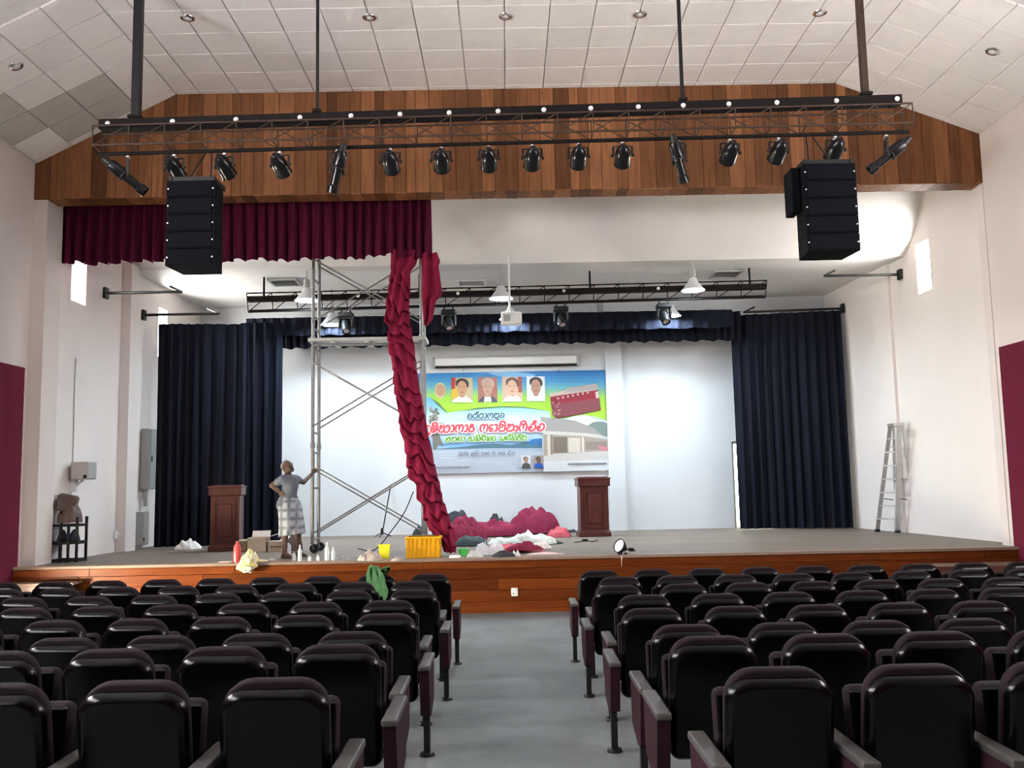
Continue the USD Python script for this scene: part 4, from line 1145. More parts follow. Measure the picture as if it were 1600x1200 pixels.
# ---- lettering: Sinhala letters drawn as pen strokes (width, strokes); vowel signs ride on the letter before
GL = {
 'ග': (1.05, [[(.2, .02), (.02, .35), (.12, .85), (.38, 1.0), (.54, .7), (.48, .4)], [(.5, .5), (.6, .92), (.85, .98), (1.0, .6), (.9, .05)]]),
 'ර': (.75, [[(.12, .78), (.3, 1.05), (.52, .95), (.42, .74), (.12, .55), (.03, .25), (.3, .0), (.6, .1), (.7, .42), (.55, .66)]]),
 'න': (.98, [[(.1, .78), (.28, .98), (.44, .78), (.28, .56), (.04, .35), (.2, .02), (.6, .0), (.92, .2), (.95, .65), (.72, .98), (.52, .82)]]),
 'ණ': (1.45, [[(.1, .78), (.26, .98), (.4, .78), (.26, .56), (.04, .32), (.2, .02), (.5, .02), (.66, .3), (.7, .75), (.6, .98)], [(.66, .2), (.85, .0), (1.2, .02), (1.4, .35), (1.35, .8), (1.1, .98), (.95, .75)]]),
 'ා': (.45, [[(.06, .92), (.32, .95), (.38, .55), (.32, .1), (.08, .05)]]),
 'ෙ': (.52, [[(.44, .92), (.15, .88), (.05, .45), (.2, .02), (.42, .12), (.4, .42), (.22, .4)]]),
 'ඩ': (.92, [[(.08, .75), (.3, 1.0), (.58, .85), (.42, .6), (.14, .52), (.04, .25), (.3, .0), (.7, .05), (.88, .38), (.8, .85)]]),
 'ල': (1.0, [[(.3, .28), (.42, .5), (.22, .62), (.05, .35), (.25, .0), (.65, .0), (.95, .35), (.88, .82), (.6, 1.0), (.4, .82)]]),
 'ච': (.92, [[(.55, .35), (.34, .3), (.3, .6), (.55, .7), (.68, .42), (.5, .05), (.15, .1), (.03, .5), (.2, .92), (.6, 1.0), (.88, .72), (.82, .3)]]),
 'ැ': (.42, [[(.05, .62), (.28, .7), (.34, .4), (.26, .02), (.04, .05)]]),
 'ඉ': (.92, [[(.12, .5), (.3, .72), (.48, .52), (.22, .3), (.1, .06), (.5, -.05), (.86, .3), (.78, .82), (.45, 1.0), (.15, .92)]]),
 'බ': (.95, [[(.32, .95), (.1, .72), (.05, .25), (.35, .0), (.72, .06), (.9, .42), (.8, .88), (.56, 1.0), (.46, .76)]]),
 'ම': (.95, [[(.05, .85), (.28, 1.0), (.4, .76), (.14, .6), (.05, .25), (.4, .0), (.8, .1), (.9, .6), (.7, 1.0), (.5, .86)]]),
 'ව': (.85, [[(.1, .75), (.4, 1.0), (.76, .7), (.7, .2), (.35, .0), (.06, .25), (.2, .5), (.45, .45)]]),
 'ජ': (1.05, [[(.1, .55), (.3, .75), (.42, .5), (.2, .3), (.1, .05), (.55, -.05), (.95, .3), (.9, .85), (.6, 1.0), (.5, .8), (.75, .65), (1.02, .95)]]),
 'ත': (.95, [[(.15, .5), (.35, .62), (.42, .3), (.18, .12), (.02, .5), (.2, .95), (.6, 1.0), (.9, .65), (.8, .15), (.6, .02)]]),
 'අ': (1.15, [[(.3, .62), (.45, .85), (.2, 1.0), (.04, .6), (.2, .05), (.55, .05), (.6, .45), (.45, .55)], [(.6, .3), (.85, .0), (1.1, .3), (1.05, .8), (.85, 1.0)]]),
 'ය': (.95, [[(.05, .9), (.2, 1.0), (.25, .5), (.1, .15), (.3, .0), (.48, .3), (.5, .7)], [(.48, .25), (.7, .0), (.92, .35), (.85, .85), (.65, 1.0)]]),
 'ට': (.8, [[(.65, .95), (.3, 1.0), (.05, .65), (.15, .15), (.5, .0), (.75, .3), (.6, .6), (.4, .5)]]),
 'ප': (.95, [[(.1, .95), (.05, .35), (.3, .0), (.45, .3), (.45, .55)], [(.45, .3), (.65, .0), (.92, .35), (.85, .95)]]),
 'ක': (1.1, [[(.1, .65), (.3, .9), (.5, .6), (.25, .4), (.05, .2), (.3, .0), (.55, .2), (.55, .7)], [(.55, .3), (.8, .0), (1.05, .35), (1.0, .85), (.75, 1.0)]]),
 'ස': (1.1, [[(.1, .65), (.3, .9), (.48, .65), (.25, .45), (.05, .2), (.3, .0), (.55, .3), (.8, .0), (1.05, .35), (.95, .85), (.7, .95), (.62, .7)]]),
 'ද': (.85, [[(.75, .9), (.4, 1.0), (.1, .8), (.35, .6), (.05, .35), (.2, .0), (.6, .02), (.75, -.3), (.55, -.4)]]),
}
SIGN = {'ි': [[(.15, 1.08), (.25, 1.36), (.65, 1.38), (.82, 1.08)]], 'ී': [[(.15, 1.08), (.25, 1.36), (.6, 1.38), (.74, 1.15), (.86, 1.3), (.78, 1.08)]], '්': [[(.58, 1.0), (.66, 1.36), (.92, 1.4), (.9, 1.16), (.74, 1.18)]],
        'ු': [[(.45, -.02), (.5, -.3), (.78, -.38), (.95, -.12)]], 'ූ': [[(.45, -.02), (.5, -.32), (.8, -.4), (.98, -.12), (.8, -.16)]]}
DG = {'0': (.6, [[(.3, 1.2), (.05, .9), (.05, .3), (.3, 0), (.55, .3), (.55, .9), (.3, 1.2)]]), '1': (.4, [[(.05, .95), (.25, 1.2)], [(.25, 1.2), (.25, 0)]]),
      '2': (.62, [[(.05, .95), (.3, 1.2), (.55, .95), (.4, .5), (.05, 0)], [(.05, .0), (.58, 0)]]), '8': (.6, [[(.3, .65), (.08, .9), (.3, 1.2), (.52, .9), (.3, .65), (.04, .32), (.3, 0), (.56, .32), (.3, .65)]])}


def letters(text, x4, y4, size, wd, slant=0.12, gap=.13):
    """lettering as one shape: base line at (x4, y4) of the banner's grid, x-height size"""
    pen = 0.0; prev = 0.0; out = []
    for ch in text:
        if ch == ' ':
            pen += .6; continue
        if ch in SIGN: st, ox, sc_ = SIGN[ch], prev, 1
        else:
            w, st = (GL | DG)[ch]; ox = prev = pen; pen += w + gap
        for s_ in st:
            P = catmull(np.array(s_, float), 5) if len(s_) > 2 else np.array(s_, float)
            P = np.stack([P[:, 0] + ox + slant * P[:, 1], P[:, 1]], 1)
            out.append(LineString([tuple(bpt(x4 + q[0] * size, y4 - q[1] * size - q[0] * size * .020)) for q in P]).buffer(wd * .5 * (bTR[0] - bTL[0]) / 1460))
    from shapely import union_all
    return union_all(out).simplify(.0008), pen * size


def write(text, x4, y4, width, size, pen, cols, **k):
    _, w = letters(text, 0, 0, 100, 1, **k)
    global _fit
    fit = width / w * 100 / size                        # stretch letters to the printed width
    for extra, col in cols:
        layer[0] += 1
        g, _ = letters(text, x4 / fit if False else x4, y4, size, pen + extra, **k)
        o = bpt(x4, y4); g = affinity.scale(g, fit, 1, origin=(o[0], o[1]))
        pr_poly(g, col)


write('ඉබ්බාගමුව', 430, 466, 290, 34, 7, [(9, (.55, .75, .86)), (0, (.03, .10, .16))])
write('ද්චිණාගාර ගොඩනැගිල්ල'.replace('ො', 'ො') if False else 'දුචිණාගාර ගොඩිනැගිල්ල', 95, 575, 930, 52, 12, [(16, (.85, .62, .64)), (0, (.72, .07, .09))])
write('ජනතා අයිතියට පත්කිරීම', 262, 642, 625, 32, 8, [(9, (.72, .82, .66)), (0, (.13, .36, .03))])
write('2018 ජූලි මස 11 වන දින', 365, 748, 430, 22, 4, [(0, (.22, .23, .26))], slant=0)
for x0, x1, y in ((195, 450, 842), (1190, 1485, 812)):    # two lines of print too small to read
    x = x0
    while x < x1 - 8:
        w = float(rng.uniform(8, 15)); pr_poly(bpoly([(x, y - 8 - (x - x0) * .02), (x + w, y - 8 - (x - x0) * .02), (x + w - 2, y + 6 - (x - x0) * .02), (x, y + 6 - (x - x0) * .02)]), (.20, .21, .23)); x += w + 3
bn = thing('printed_banner', 'wide printed banner with portraits, Sinhala lettering and a drawn building', 'banner', ((bTL[0] + bTR[0]) / 2, YN, bBR[2]))
fb = full.bounds
part(bn, 'sheet', xz(full, YN - .0035, YN + .004), L['white_cloth'], False)
V, Fc, C = np.vstack(PV), np.vstack(PF), np.vstack(PC) ** 1.15 * .9
pm = UsdGeom.Mesh.Define(stage, bn.path + '/print')
pm.CreatePointsAttr(Vt.Vec3fArray.FromNumpy((V - bn.loc).astype(np.float32))); pm.CreateFaceVertexCountsAttr(Vt.IntArray.FromNumpy(np.full(len(Fc), 3, np.int32)))
pm.CreateFaceVertexIndicesAttr(Vt.IntArray.FromNumpy(Fc.astype(np.int32).ravel())); pm.CreateSubdivisionSchemeAttr('none')
UsdGeom.PrimvarsAPI(pm).CreatePrimvar('printColor', Sdf.ValueTypeNames.Color3fArray, 'vertex').Set(Vt.Vec3fArray.FromNumpy(C.astype(np.float32)))
UsdShade.MaterialBindingAPI.Apply(pm.GetPrim()).Bind(L['print'])
for e in (.25, .75):
    q = bpt(45 + 1460 * e, 100)
    part(bn, 'eyelet', lathe([(.012, 0), (.022, 0), (.02, .004), (.012, .004)], (q[0], YN - .02, q[1]), (q[0], YN - 1, q[1]), 12), L['chrome'], 30)

# ================================================================== PODIUMS


def podium(x0, x1, Y, ztop, lab, yaw=0.0, handle=True):
    w = x1 - x0; cx = (x0 + x1) / 2; D = .45
    t = thing('podium', lab, 'podium', (cx, Y, ZS), yaw)
    K = dict(local=True); H = ztop - ZS
    part(t, 'body', cbox((-w * .44, -D / 2, .10), (w * .44, D / 2, H - .17), .008), L['podium'], False, **K)
    part(t, 'base', MB().add(cbox((-w * .5, -D / 2 - .035, 0), (w * .5, D / 2 + .035, .10), .012)).add(cbox((-w * .47, -D / 2 - .018, .10), (w * .47, D / 2 + .018, .125), .006)), L['podium'], False, **K)
    part(t, 'top', MB().add(cbox((-w * .5, -D / 2 - .04, H - .17), (w * .5, D / 2 + .04, H - .015), .01)).add(cbox((-w * .52, -D / 2 - .055, H - .03), (w * .52, D / 2 + .055, H), .008)), L['podium'], False, **K)
    a, b = -w * .30, w * .30; z0, z1 = .2, H - .26
    fr = MB()
    for q in (((a, z0), (b, z0)), ((a, z1), (b, z1)), ((a, z0), (a, z1)), ((b, z0), (b, z1))):
        fr.bar((q[0][0], -D / 2 - .006, q[0][1]), (q[1][0], -D / 2 - .006, q[1][1]), .03, .03)
    part(t, 'front_moulding', fr, L['podium'], False, **K)
    part(t, 'front_panel', cbox((a + .05, -D / 2 - .014, z0 + .06), (b - .05, -D / 2 + .01, z1 - .06), .01), L['podium'], False, **K)
    part(t, 'reading_desk', rot(cbox((-w * .46, -D * .35, H - .005), (w * .46, D * .45, H + .02), .004), (1, 0, 0), 0), L['podium'], False, **K)
    return t


p0, p1 = at(325, 760, 16.4), at(380, 760, 16.4)
podium(p0[0] + .02, p1[0] - .04, 16.55, p0[2], 'dark brown wooden podium at the left before the black curtain', .12)
p0, p1 = at(901, 747, 18.4), at(951, 747, 18.4)
podium(p0[0], p1[0], 18.55, p0[2], 'reddish brown wooden podium with moulded front right of the cloth heap', .06)

# ================================================================== THE MAN
YM = 14.62


def mp(cx, cy, dy=0.0):                                  # a joint seen at this place, dy nearer or farther
    return at(400 + cx / 6, 690 + cy / 6, YM + dy)


def bones(joints, pairs, ref=.022):
    m = m3.Manifold()
    ico = trimesh.creation.icosphere(2)
    for a, b in pairs:
        (pa, ra), (pb, rb) = joints[a], joints[b]
        m = m + hull(np.vstack([ico.vertices * ra + pa, ico.vertices * rb + pb]))
    m = m.refine_to_length(ref); q = m.to_mesh()
    tm = trimesh.Trimesh(q.vert_properties[:, :3], q.tri_verts, process=True)
    trimesh.smoothing.filter_taubin(tm, iterations=8)
    return tm


fdir = np.array([.82, -.57, 0]); rdir = np.array([-.57, -.82, 0]); up = np.array([0, 0, 1.0])   # he faces right and a little towards the seats
hd = mp(297, 240); tilt = math.radians(30)
fh = fdir * math.cos(tilt) + up * math.sin(tilt); uh = up * math.cos(tilt) - fdir * math.sin(tilt)
chest = mp(322, 400); pelvis = mp(300, 590); nk = mp(298, 318)
shR = mp(252, 352, -.10); shL = mp(372, 350, .10)
elR = mp(148, 412, .06); haR = mp(236, 488, -.10)
elL = mp(452, 348, .02); haL = at(494, 733, 15.43); wrL = haL + np.array([-.055, -.05, -.075])
elL = (shL + wrL) / 2 + np.array([.0, -.05, -.10])
hipR, hipL = pelvis + rdir * .09, pelvis - rdir * .09
footR = az(440, 874, ZS); footR = np.array([footR[0], 14.5, ZS]); footL = np.array([at(468, 862, 14.78)[0], 14.78, ZS])
anR, anL = footR + [0, 0, .075], footL + [0, 0, .075]
knR = (hipR + anR) / 2 + fdir * .045; knL = (hipL + anL) / 2 + fdir * .06
J = {'pel': (pelvis, .125), 'waist': ((pelvis * .6 + chest * .4), .112), 'chest': (chest + up * .02, .118), 'nb': (nk - up * .03 - fdir * .01, .062), 'nk': (nk + up * .045 + fh * .012, .052), 'hd0': (hd - fh * .015, .075),
     'shR': (shR, .058), 'shL': (shL, .056), 'elR': (elR, .041), 'elL': (elL, .040), 'wrR': (haR + (elR - haR) * .22, .029), 'wrL': (wrL, .028),
     'hipR': (hipR, .098), 'hipL': (hipL, .098), 'knR': (knR, .058), 'knL': (knL, .058), 'caR': (knR * .68 + anR * .32 - fdir * .02, .052), 'caL': (knL * .68 + anL * .32 - fdir * .02, .052), 'anR': (anR, .034), 'anL': (anL, .034),
     'heR': (footR + [0, 0, .034] - fdir * .04, .033), 'toR': (footR + [0, 0, .024] + fdir * .15, .022), 'baR': (footR + [0, 0, .03] + fdir * .10, .036), 'heL': (footL + [0, 0, .034] - fdir * .04, .033), 'toL': (footL + [0, 0, .024] + fdir * .15, .022), 'baL': (footL + [0, 0, .03] + fdir * .10, .036)}
PR = [('pel', 'waist'), ('waist', 'chest'), ('chest', 'nb'), ('nb', 'nk'), ('nk', 'hd0'), ('chest', 'shR'), ('chest', 'shL'), ('nb', 'shR'), ('nb', 'shL'), ('shR', 'elR'), ('elR', 'wrR'), ('shL', 'elL'), ('elL', 'wrL'), ('pel', 'hipR'), ('pel', 'hipL'),
      ('hipR', 'knR'), ('knR', 'caR'), ('caR', 'anR'), ('hipL', 'knL'), ('knL', 'caL'), ('caL', 'anL'), ('anR', 'heR'), ('anR', 'baR'), ('heR', 'baR'), ('baR', 'toR'), ('anL', 'heL'), ('anL', 'baL'), ('heL', 'baL'), ('baL', 'toL')]


def headmesh():
    """skull, jaw, nose, lips, brow and ears"""
    m = m3.Manifold(); ico = trimesh.creation.icosphere(3).vertices
    lat = np.cross(uh, fh); lat /= np.linalg.norm(lat)
    P = lambda f, u, l=0: hd + fh * f + uh * u + lat * l
    el = lambda c, a, b, d: (ico[:, :1] * a * fh + ico[:, 1:2] * b * uh + ico[:, 2:] * d * lat) + c
    m = m + hull(np.vstack([el(P(-.012, .03), .094, .082, .073), el(P(.03, -.055), .05, .045, .05), el(P(.055, -.085), .022, .018, .025)]))
    m = m + hull(np.vstack([el(P(.078, .012), .014, .01, .012), el(P(.103, -.028), .014, .012, .016)]))
    m = m + hull(np.vstack([el(P(.075, .022, -.035), .014, .009, .02), el(P(.075, .022, .035), .014, .009, .02)]))
    m = m + hull(np.vstack([el(P(.078, -.06, -.015), .012, .007, .012), el(P(.078, -.06, .015), .012, .007, .012)])) + hull(el(P(.072, -.074), .013, .007, .02))
    for s in (-1, 1):
        m = m + hull(np.vstack([el(P(-.012, .015, s * .076), .014, .022, .008), el(P(-.006, -.022, s * .073), .009, .014, .007)]))
    return m, lat, P


hm, lat, HP = headmesh()


def hand(w, direction, palm_n, length=.17, curl=.5, thumb_side=1):
    """palm, four fingers of unequal length in two joints each, and a thumb from the side of the palm"""
    d = direction / np.linalg.norm(direction); n = palm_n - d * (palm_n @ d); n /= np.linalg.norm(n); s = np.cross(d, n) * thumb_side
    ico = trimesh.creation.icosphere(1).vertices; m = m3.Manifold()
    sp = lambda c, r: ico * r + c
    m = m + hull(np.vstack([sp(w, .024), sp(w + d * .075 + s * .03, .014), sp(w + d * .07 - s * .034, .013), sp(w + d * .03 + s * .026, .016)]))
    for k, (o, ln) in enumerate(((.031, .070), (.010, .078), (-.012, .072), (-.032, .056))):
        b = w + d * .072 + s * o; a1 = curl * .7; a2 = curl * 1.6
        j = b + (d * math.cos(a1) + n * math.sin(a1)) * ln * .5; e = j + (d * math.cos(a2) + n * math.sin(a2)) * ln * .5
        m = m + hull(np.vstack([sp(b, .0095), sp(j, .0088)])) + hull(np.vstack([sp(j, .0088), sp(e, .0075)]))
    b = w + d * .02 + s * .03; j = b + (d * .6 + s * .7 + n * .3) * .035; e = j + (d * .8 + s * .1 + n * .8) * .03
    return m + hull(np.vstack([sp(b, .013), sp(j, .011)])) + hull(np.vstack([sp(j, .011), sp(e, .009)]))


bm = m3.Manifold(); ico = trimesh.creation.icosphere(2)
for a, b in PR:
    (pa, ra), (pb, rb) = J[a], J[b]; bm = bm + hull(np.vstack([ico.vertices * ra + pa, ico.vertices * rb + pb]))
bm = bm + hm
wR = J['wrR'][0]
bm = bm + hand(wR + (haR - elR) / np.linalg.norm(haR - elR) * .02, (haR - elR) + np.array([0.04, 0, -.05]), fdir * .4 + np.array([0, .6, 0]), curl=.45, thumb_side=-1)
bm = bm + hand(wrL + (haL - wrL) * .15, haL - wrL, np.array([.2, 1.0, 0]), curl=.9)
bm = bm.refine_to_length(.016); q = bm.to_mesh(); bmesh_ = trimesh.Trimesh(q.vert_properties[:, :3], q.tri_verts, process=True)
trimesh.smoothing.filter_taubin(bmesh_, iterations=5)
man = thing('person', 'man in grey shirt and checked sarong on the stage, hand on hip, gripping the scaffold', 'person', (pelvis[0], pelvis[1], ZS))
part(man, 'body', bmesh_, L['skin'], True)
# hair: a cap over the back and crown of the skull
cap = trimesh.creation.icosphere(4); n_ = cap.vertices.copy()
f_, u_, l_ = n_[:, 0], n_[:, 1], n_[:, 2]
keep_edge = np.clip((.10 + u_ * .9 - f_ * 1.0) * 2.6, 0, 1)
rad = .80 + .30 * keep_edge + .03 * (meshkit.fbm(n_ * 7, 3, 2) - .5) * keep_edge
Vh = HP(-.014, .034) + (f_ * .096 * rad)[:, None] * fh + (u_ * .084 * rad)[:, None] * uh + (l_ * .076 * rad)[:, None] * lat
part(man, 'hair', trimesh.Trimesh(Vh, cap.faces, process=False), L['hair'], True, label='short grey hair')
bd = trimesh.creation.icosphere(3).vertices
part(man, 'beard', hull(np.vstack([(bd[:, :1] * .034 * fh + bd[:, 1:2] * .034 * uh + bd[:, 2:] * .056 * lat) + HP(.046, -.080), (bd[:, :1] * .012 * fh + bd[:, 1:2] * .006 * uh + bd[:, 2:] * .026 * lat) + HP(.088, -.05)])), L['beard'], True, label='short dark beard')
for s in (-1, 1):
    part(man, 'eye', move(trimesh.creation.icosphere(2, .009), HP(.083, .006, s * .03)), L['eye_white'], True)
# shirt: over the torso, with short sleeves
g = .016
SJ = {'pel': (pelvis + up * .03, .138), 'waist': (J['waist'][0], .124), 'chest': (chest + up * .02, .130), 'nb': (nk - up * .055, .075), 'shR': (shR, .071), 'shL': (shL, .069),
      'slR': (shR * .55 + elR * .45, .062), 'slL': (shL * .6 + elL * .4, .060), 'hem': (pelvis - up * .02, .150), 'hemR': (pelvis + rdir * .075 + up * .0, .128), 'hemL': (pelvis - rdir * .075 + up * .0, .128)}
sh = bones(SJ, [('hem', 'hemR'), ('hem', 'hemL'), ('hemR', 'pel'), ('hemL', 'pel'), ('hemR', 'waist'), ('hemL', 'waist'), ('hem', 'pel'), ('pel', 'waist'), ('waist', 'chest'), ('chest', 'nb'), ('chest', 'shR'), ('chest', 'shL'), ('nb', 'shR'), ('nb', 'shL'), ('shR', 'slR'), ('shL', 'slL')], .02)
nv = np.array(sh.vertex_normals); sh.vertices = sh.vertices + nv * (.020 * (meshkit.fbm(sh.vertices * 13, 3, 4) - .5))[:, None]
part(man, 'shirt', sh, L['shirt'], True, label='grey short-sleeved shirt')
# sarong: rings from the waist to below the knees, with folds
hemc = (knR + knL) / 2 - up * .10; rings = []
for i, v in enumerate(np.linspace(0, 1, 26)):
    c = (pelvis + up * .115) * (1 - v) + hemc * v + fdir * .02 * math.sin(v * 3); gq = np.interp(v, [0, .1, .22, 1], [.74, .9, 1, 1.12]); aF = .160 * gq; aR = .196 * gq
    th = np.linspace(0, 2 * np.pi, 72, endpoint=False)
    wob = 1 + (.02 + .09 * v) * np.sin(th * 7 + 2 * math.sin(3 * v)) * (.6 + .4 * np.sin(th * 2 + 1)) + .05 * v * np.sin(th * 3 + 1)
    p = c + (np.cos(th) * aF * wob)[:, None] * fdir + (np.sin(th) * aR * wob)[:, None] * rdir
    p[:, 2] += .03 * v * np.sin(th + 2)
    rings.append(p)
R_ = np.array(rings); R_ = np.concatenate([R_, R_[:, :1]], 1)
part(man, 'sarong', sheet(R_, .012), L['sarong'], True, label='pale checked sarong tucked at the waist')
for nm, fp in (('R', footR), ('L', footL)):
    part(man, 'slipper', hull(np.vstack([(ico.vertices * [.045, .045, .006]) + fp + [0, 0, .007] + fdir * o for o in (-.045, .11)])), L['slipper'], True, label='dark rubber slipper')

# ================================================================== LEFT WALL FITTINGS AND THE STACK BENEATH
pw = on_wall(112, 735, -1); xw = sxl(pw[1])
a, b = at(97, 750, pw[1]), at(127, 722, pw[1])
t = thing('wall_speaker', 'pale grey box loudspeaker on a bracket on the left stage wall', 'loudspeaker', (xw + .2, pw[1], a[2]))
part(t, 'cabinet', cbox((xw + .06, pw[1] - .16, a[2]), (xw + .34, pw[1] + .16, b[2]), .012), L['beige_box'], False)
part(t, 'grille', cbox((xw + .335, pw[1] - .145, a[2] + .015), (xw + .35, pw[1] + .145, b[2] - .015), .006), L['grey_box'], False)
part(t, 'badge', cbox((xw + .27, pw[1] - .168, a[2] + .02), (xw + .325, pw[1] - .158, a[2] + .075), .002), L['black_metal'], False, label='small dark badge')
part(t, 'bracket', MB().box((xw - .01, pw[1] - .04, a[2] - .2), (xw + .09, pw[1] + .04, a[2] + .004)).bar((xw + .0, pw[1], a[2] - .17), (xw + .2, pw[1], a[2] - .005), .03), L['white_plastic'], False)
part(t, 'cable', tube(catmull([(xw + .012, pw[1], b[2] - .05), (xw + .01, pw[1] + .01, b[2] + .5), (xw + .01, pw[1] - .01, b[2] + 1.1), (xw + .012, pw[1], b[2] + 1.75)]), .008, 6), L['grey_box'], 40)

pw = on_wall(223, 715, -1); y0, y1 = on_wall(214, 715, -1)[1] + .12, on_wall(233, 715, -1)[1]
zA, zB = on_wall(222, 765, -1)[2], on_wall(222, 670, -1)[2]; xw = sxl((y0 + y1) / 2)
xw = sxl(y1)
t = thing('electrical_panel', 'tall grey electrical cabinet on the left stage wall beside the black curtain', 'electrical panel', (xw + .08, (y0 + y1) / 2, zA))
part(t, 'box', cbox((xw - .01, y0, zA), (xw + .16, y1, zB), .008), L['grey_box'], False)
part(t, 'door', cbox((xw + .158, y0 + .03, zA + .03), (xw + .175, y1 - .03, zB - .03), .004), L['grey_box'], False)
part(t, 'handle', cbox((xw + .173, y0 + .06, (zA + zB) / 2 - .06), (xw + .19, y0 + .09, (zA + zB) / 2 + .06), .004), L['black_metal'], False)
part(t, 'conduit', rod((xw + .07, y0 + .08, zA + .01), (xw + .07, y0 + .08, zA - .32), .035, 12), L['grey_box'], 40)
zA2, zB2 = on_wall(214, 857, -1)[2] + .06, on_wall(214, 800, -1)[2]; yy = on_wall(213, 830, -1)[1] + .1; xw = sxl(yy)
t = thing('wall_cabinet', 'narrow grey metal cabinet low on the wall under the electrical panel', 'cabinet', (xw + .06, yy, zA2))
part(t, 'box', cbox((xw - .03, yy - .14, zA2), (xw + .12, yy + .18, zB2), .006), L['grey_box'], False)
part(t, 'door', cbox((xw + .118, yy - .12, zA2 + .02), (xw + .13, yy + .16, zB2 - .02), .003), L['beige_box'], False)
part(t, 'lock', cbox((xw + .128, yy - .1, zA2 + .08), (xw + .14, yy - .06, zA2 + .14), .003), L['black_metal'], False)
pk = on_wall(180, 836, -1); xw = sxl(pk[1])
t = thing('wall_socket', 'white wall socket low on the left stage wall', 'wall socket', pk)
part(t, 'plate', cbox((xw - .02, pk[1] - .08, pk[2] - .07), (xw + .05, pk[1] + .08, pk[2] + .07), .01), L['white_plastic'], False)
part(t, 'plug', cbox((xw + .045, pk[1] - .03, pk[2] - .03), (xw + .09, pk[1] + .03, pk[2] + .03), .008), L['white_plastic'], False)
part(t, 'flex', tube(catmull([(xw + .06, pk[1], pk[2] - .04), (xw + .08, pk[1] + .05, pk[2] - .15), (xw + .06, pk[1] + .03, ZS + .02), (xw + .25, pk[1] - .1, ZS + .012)]), .008, 6), L['white_plastic'], 40)

# black grid stand with bundles in it, brown covers thrown over its top
Yr, D = 14.56, .32
fx0 = sxl(Yr) + .03; fx1 = at(119, 877, Yr)[0]; zt = at(117, 808, Yr)[2]
t = thing('metal_stand', 'black square-tube stand against the left stage wall', 'stand', ((fx0 + fx1) / 2, Yr, ZS))
W3 = [fx0 + (fx1 - fx0) * k for k in (0, .36, .67, 1)]
for i, x in enumerate(W3):
    for y in (Yr, Yr + D):
        if i in (0, 3) or y == Yr:
            part(t, 'upright', cbox((x - .018, y - .018, ZS), (x + .018, y + .018, zt - (0 if i == 3 else .1)), .003), L['black_metal'], False)
for zz in (ZS + .03, ZS + .30, zt - .13):
    for y in (Yr, Yr + D):
        part(t, 'rail', MB().box((fx0, y - .015, zz - .018), (fx1, y + .015, zz + .018)), L['black_metal'], False)
    for x in (fx0, fx1):
        part(t, 'side_rail', MB().box((x - .015, Yr, zz - .018), (x + .015, Yr + D, zz + .018)), L['black_metal'], False)
part(t, 'shelf', MB().box((fx0 + .01, Yr + .01, ZS + .315), (fx1 - .01, Yr + D - .01, ZS + .327)), L['black_metal'], False)
L['navy'] = mat('navy_cloth', (.02, .022, .045), .8, var=.3)
for k, c0 in enumerate((.25, .72)):
    single('cloth_bundle', heap((fx0 + (fx1 - fx0) * c0, Yr + D / 2, ZS + .328), .08, .12, .18, 20 + k, fold=.4), L['navy'], f"dark blue bundle on the shelf of the black stand, {'left' if k == 0 else 'right'} one", 'bundle', smooth=True)
zc = zt - .108
cov = thing('brown_cover', 'crumpled brown vinyl cover thrown over a tilted box on top of the black stand', 'cover', ((fx0 + fx1) / 2, Yr + D / 2, zc))
part(cov, 'cover', heap(((fx0 + fx1) / 2 + .01, Yr + D / 2 - .01, zc), (fx1 - fx0) * .44, .17, .36, 31, fold=.55, freq=2.6, p=.5), L['brown_vinyl'], True)
bxp = at(103, 790, Yr + .15)
part(cov, 'covered_box', rot(rot(cbox((bxp[0] - .13, Yr + .03, bxp[2] - .10), (bxp[0] + .15, Yr + .28, bxp[2] + .18), .03), (0, 1, 0), 14, bxp), (0, 0, 1), 14, bxp), L['brown_vinyl'], 35)
part(cov, 'loose_lump', heap((fx0 + .13, Yr + .12, zc), .10, .10, .25, 33, fold=.5, p=.5), L['brown_vinyl'], True)

# ================================================================== LADDER
fa, fb_ = az(1371, 831, ZS), az(1391, 833, ZS); fb_[1] -= .25
top = at(1398, 664, 17.3)
fb_ = np.array([fa[0] + .22, fa[1] - .42, ZS]); ta, tb = top + [-.03, .13, 0], top + [.03, -.13, 0]
ld = thing('stepladder', 'aluminium A-frame stepladder standing by the right stage wall', 'ladder', (fa[0] + .1, fa[1], ZS))
ra, rb = fa + [.42, .12, 0], fb_ + [.42, .12, 0]
for a, b, w in ((fa, ta, .075), (fb_, tb, .085)):
    part(ld, 'rail', bar(a + [0, 0, .03], b, w, .028, up=(0, 1, 0)), L['alu'], False)
for a, b in ((ra, ta + [.06, 0, -.02]), (rb, tb + [.06, 0, -.02])):
    part(ld, 'rear_rail', bar(a + [0, 0, .03], b, .04, .025, up=(0, 1, 0)), L['alu'], False)
for k in range(7):
    u = (k + 1) / 8; p, q = fa + (ta - fa) * u, fb_ + (tb - fb_) * u
    part(ld, 'tread', bar(p, q, .09, .028), L['alu'], False)
for u in (.18, .5, .8):
    p, q = ra + (ta - ra) * u, rb + (tb - rb) * u
    part(ld, 'rear_brace', rod(p, q, .012, 8), L['alu'], 40)
part(ld, 'top_cap', cbox(top - [.08, .17, .03], top + [.12, .17, .03], .01), L['alu'], False)
for a in (fa, fb_, ra, rb):
    part(ld, 'rubber_foot', cbox(a + [-.05, -.03, 0], a + [.05, .03, .05], .008), L['rubber'], False)
part(ld, 'spreader', rod(fa + (ta - fa) * .32, ra + (ta - ra) * .3, .008, 6), L['black_metal'], False)
part(ld, 'spreader', rod(fb_ + (tb - fb_) * .32, rb + (tb - rb) * .3, .008, 6), L['black_metal'], False)

# ================================================================== THINGS LYING ABOUT ON THE STAGE


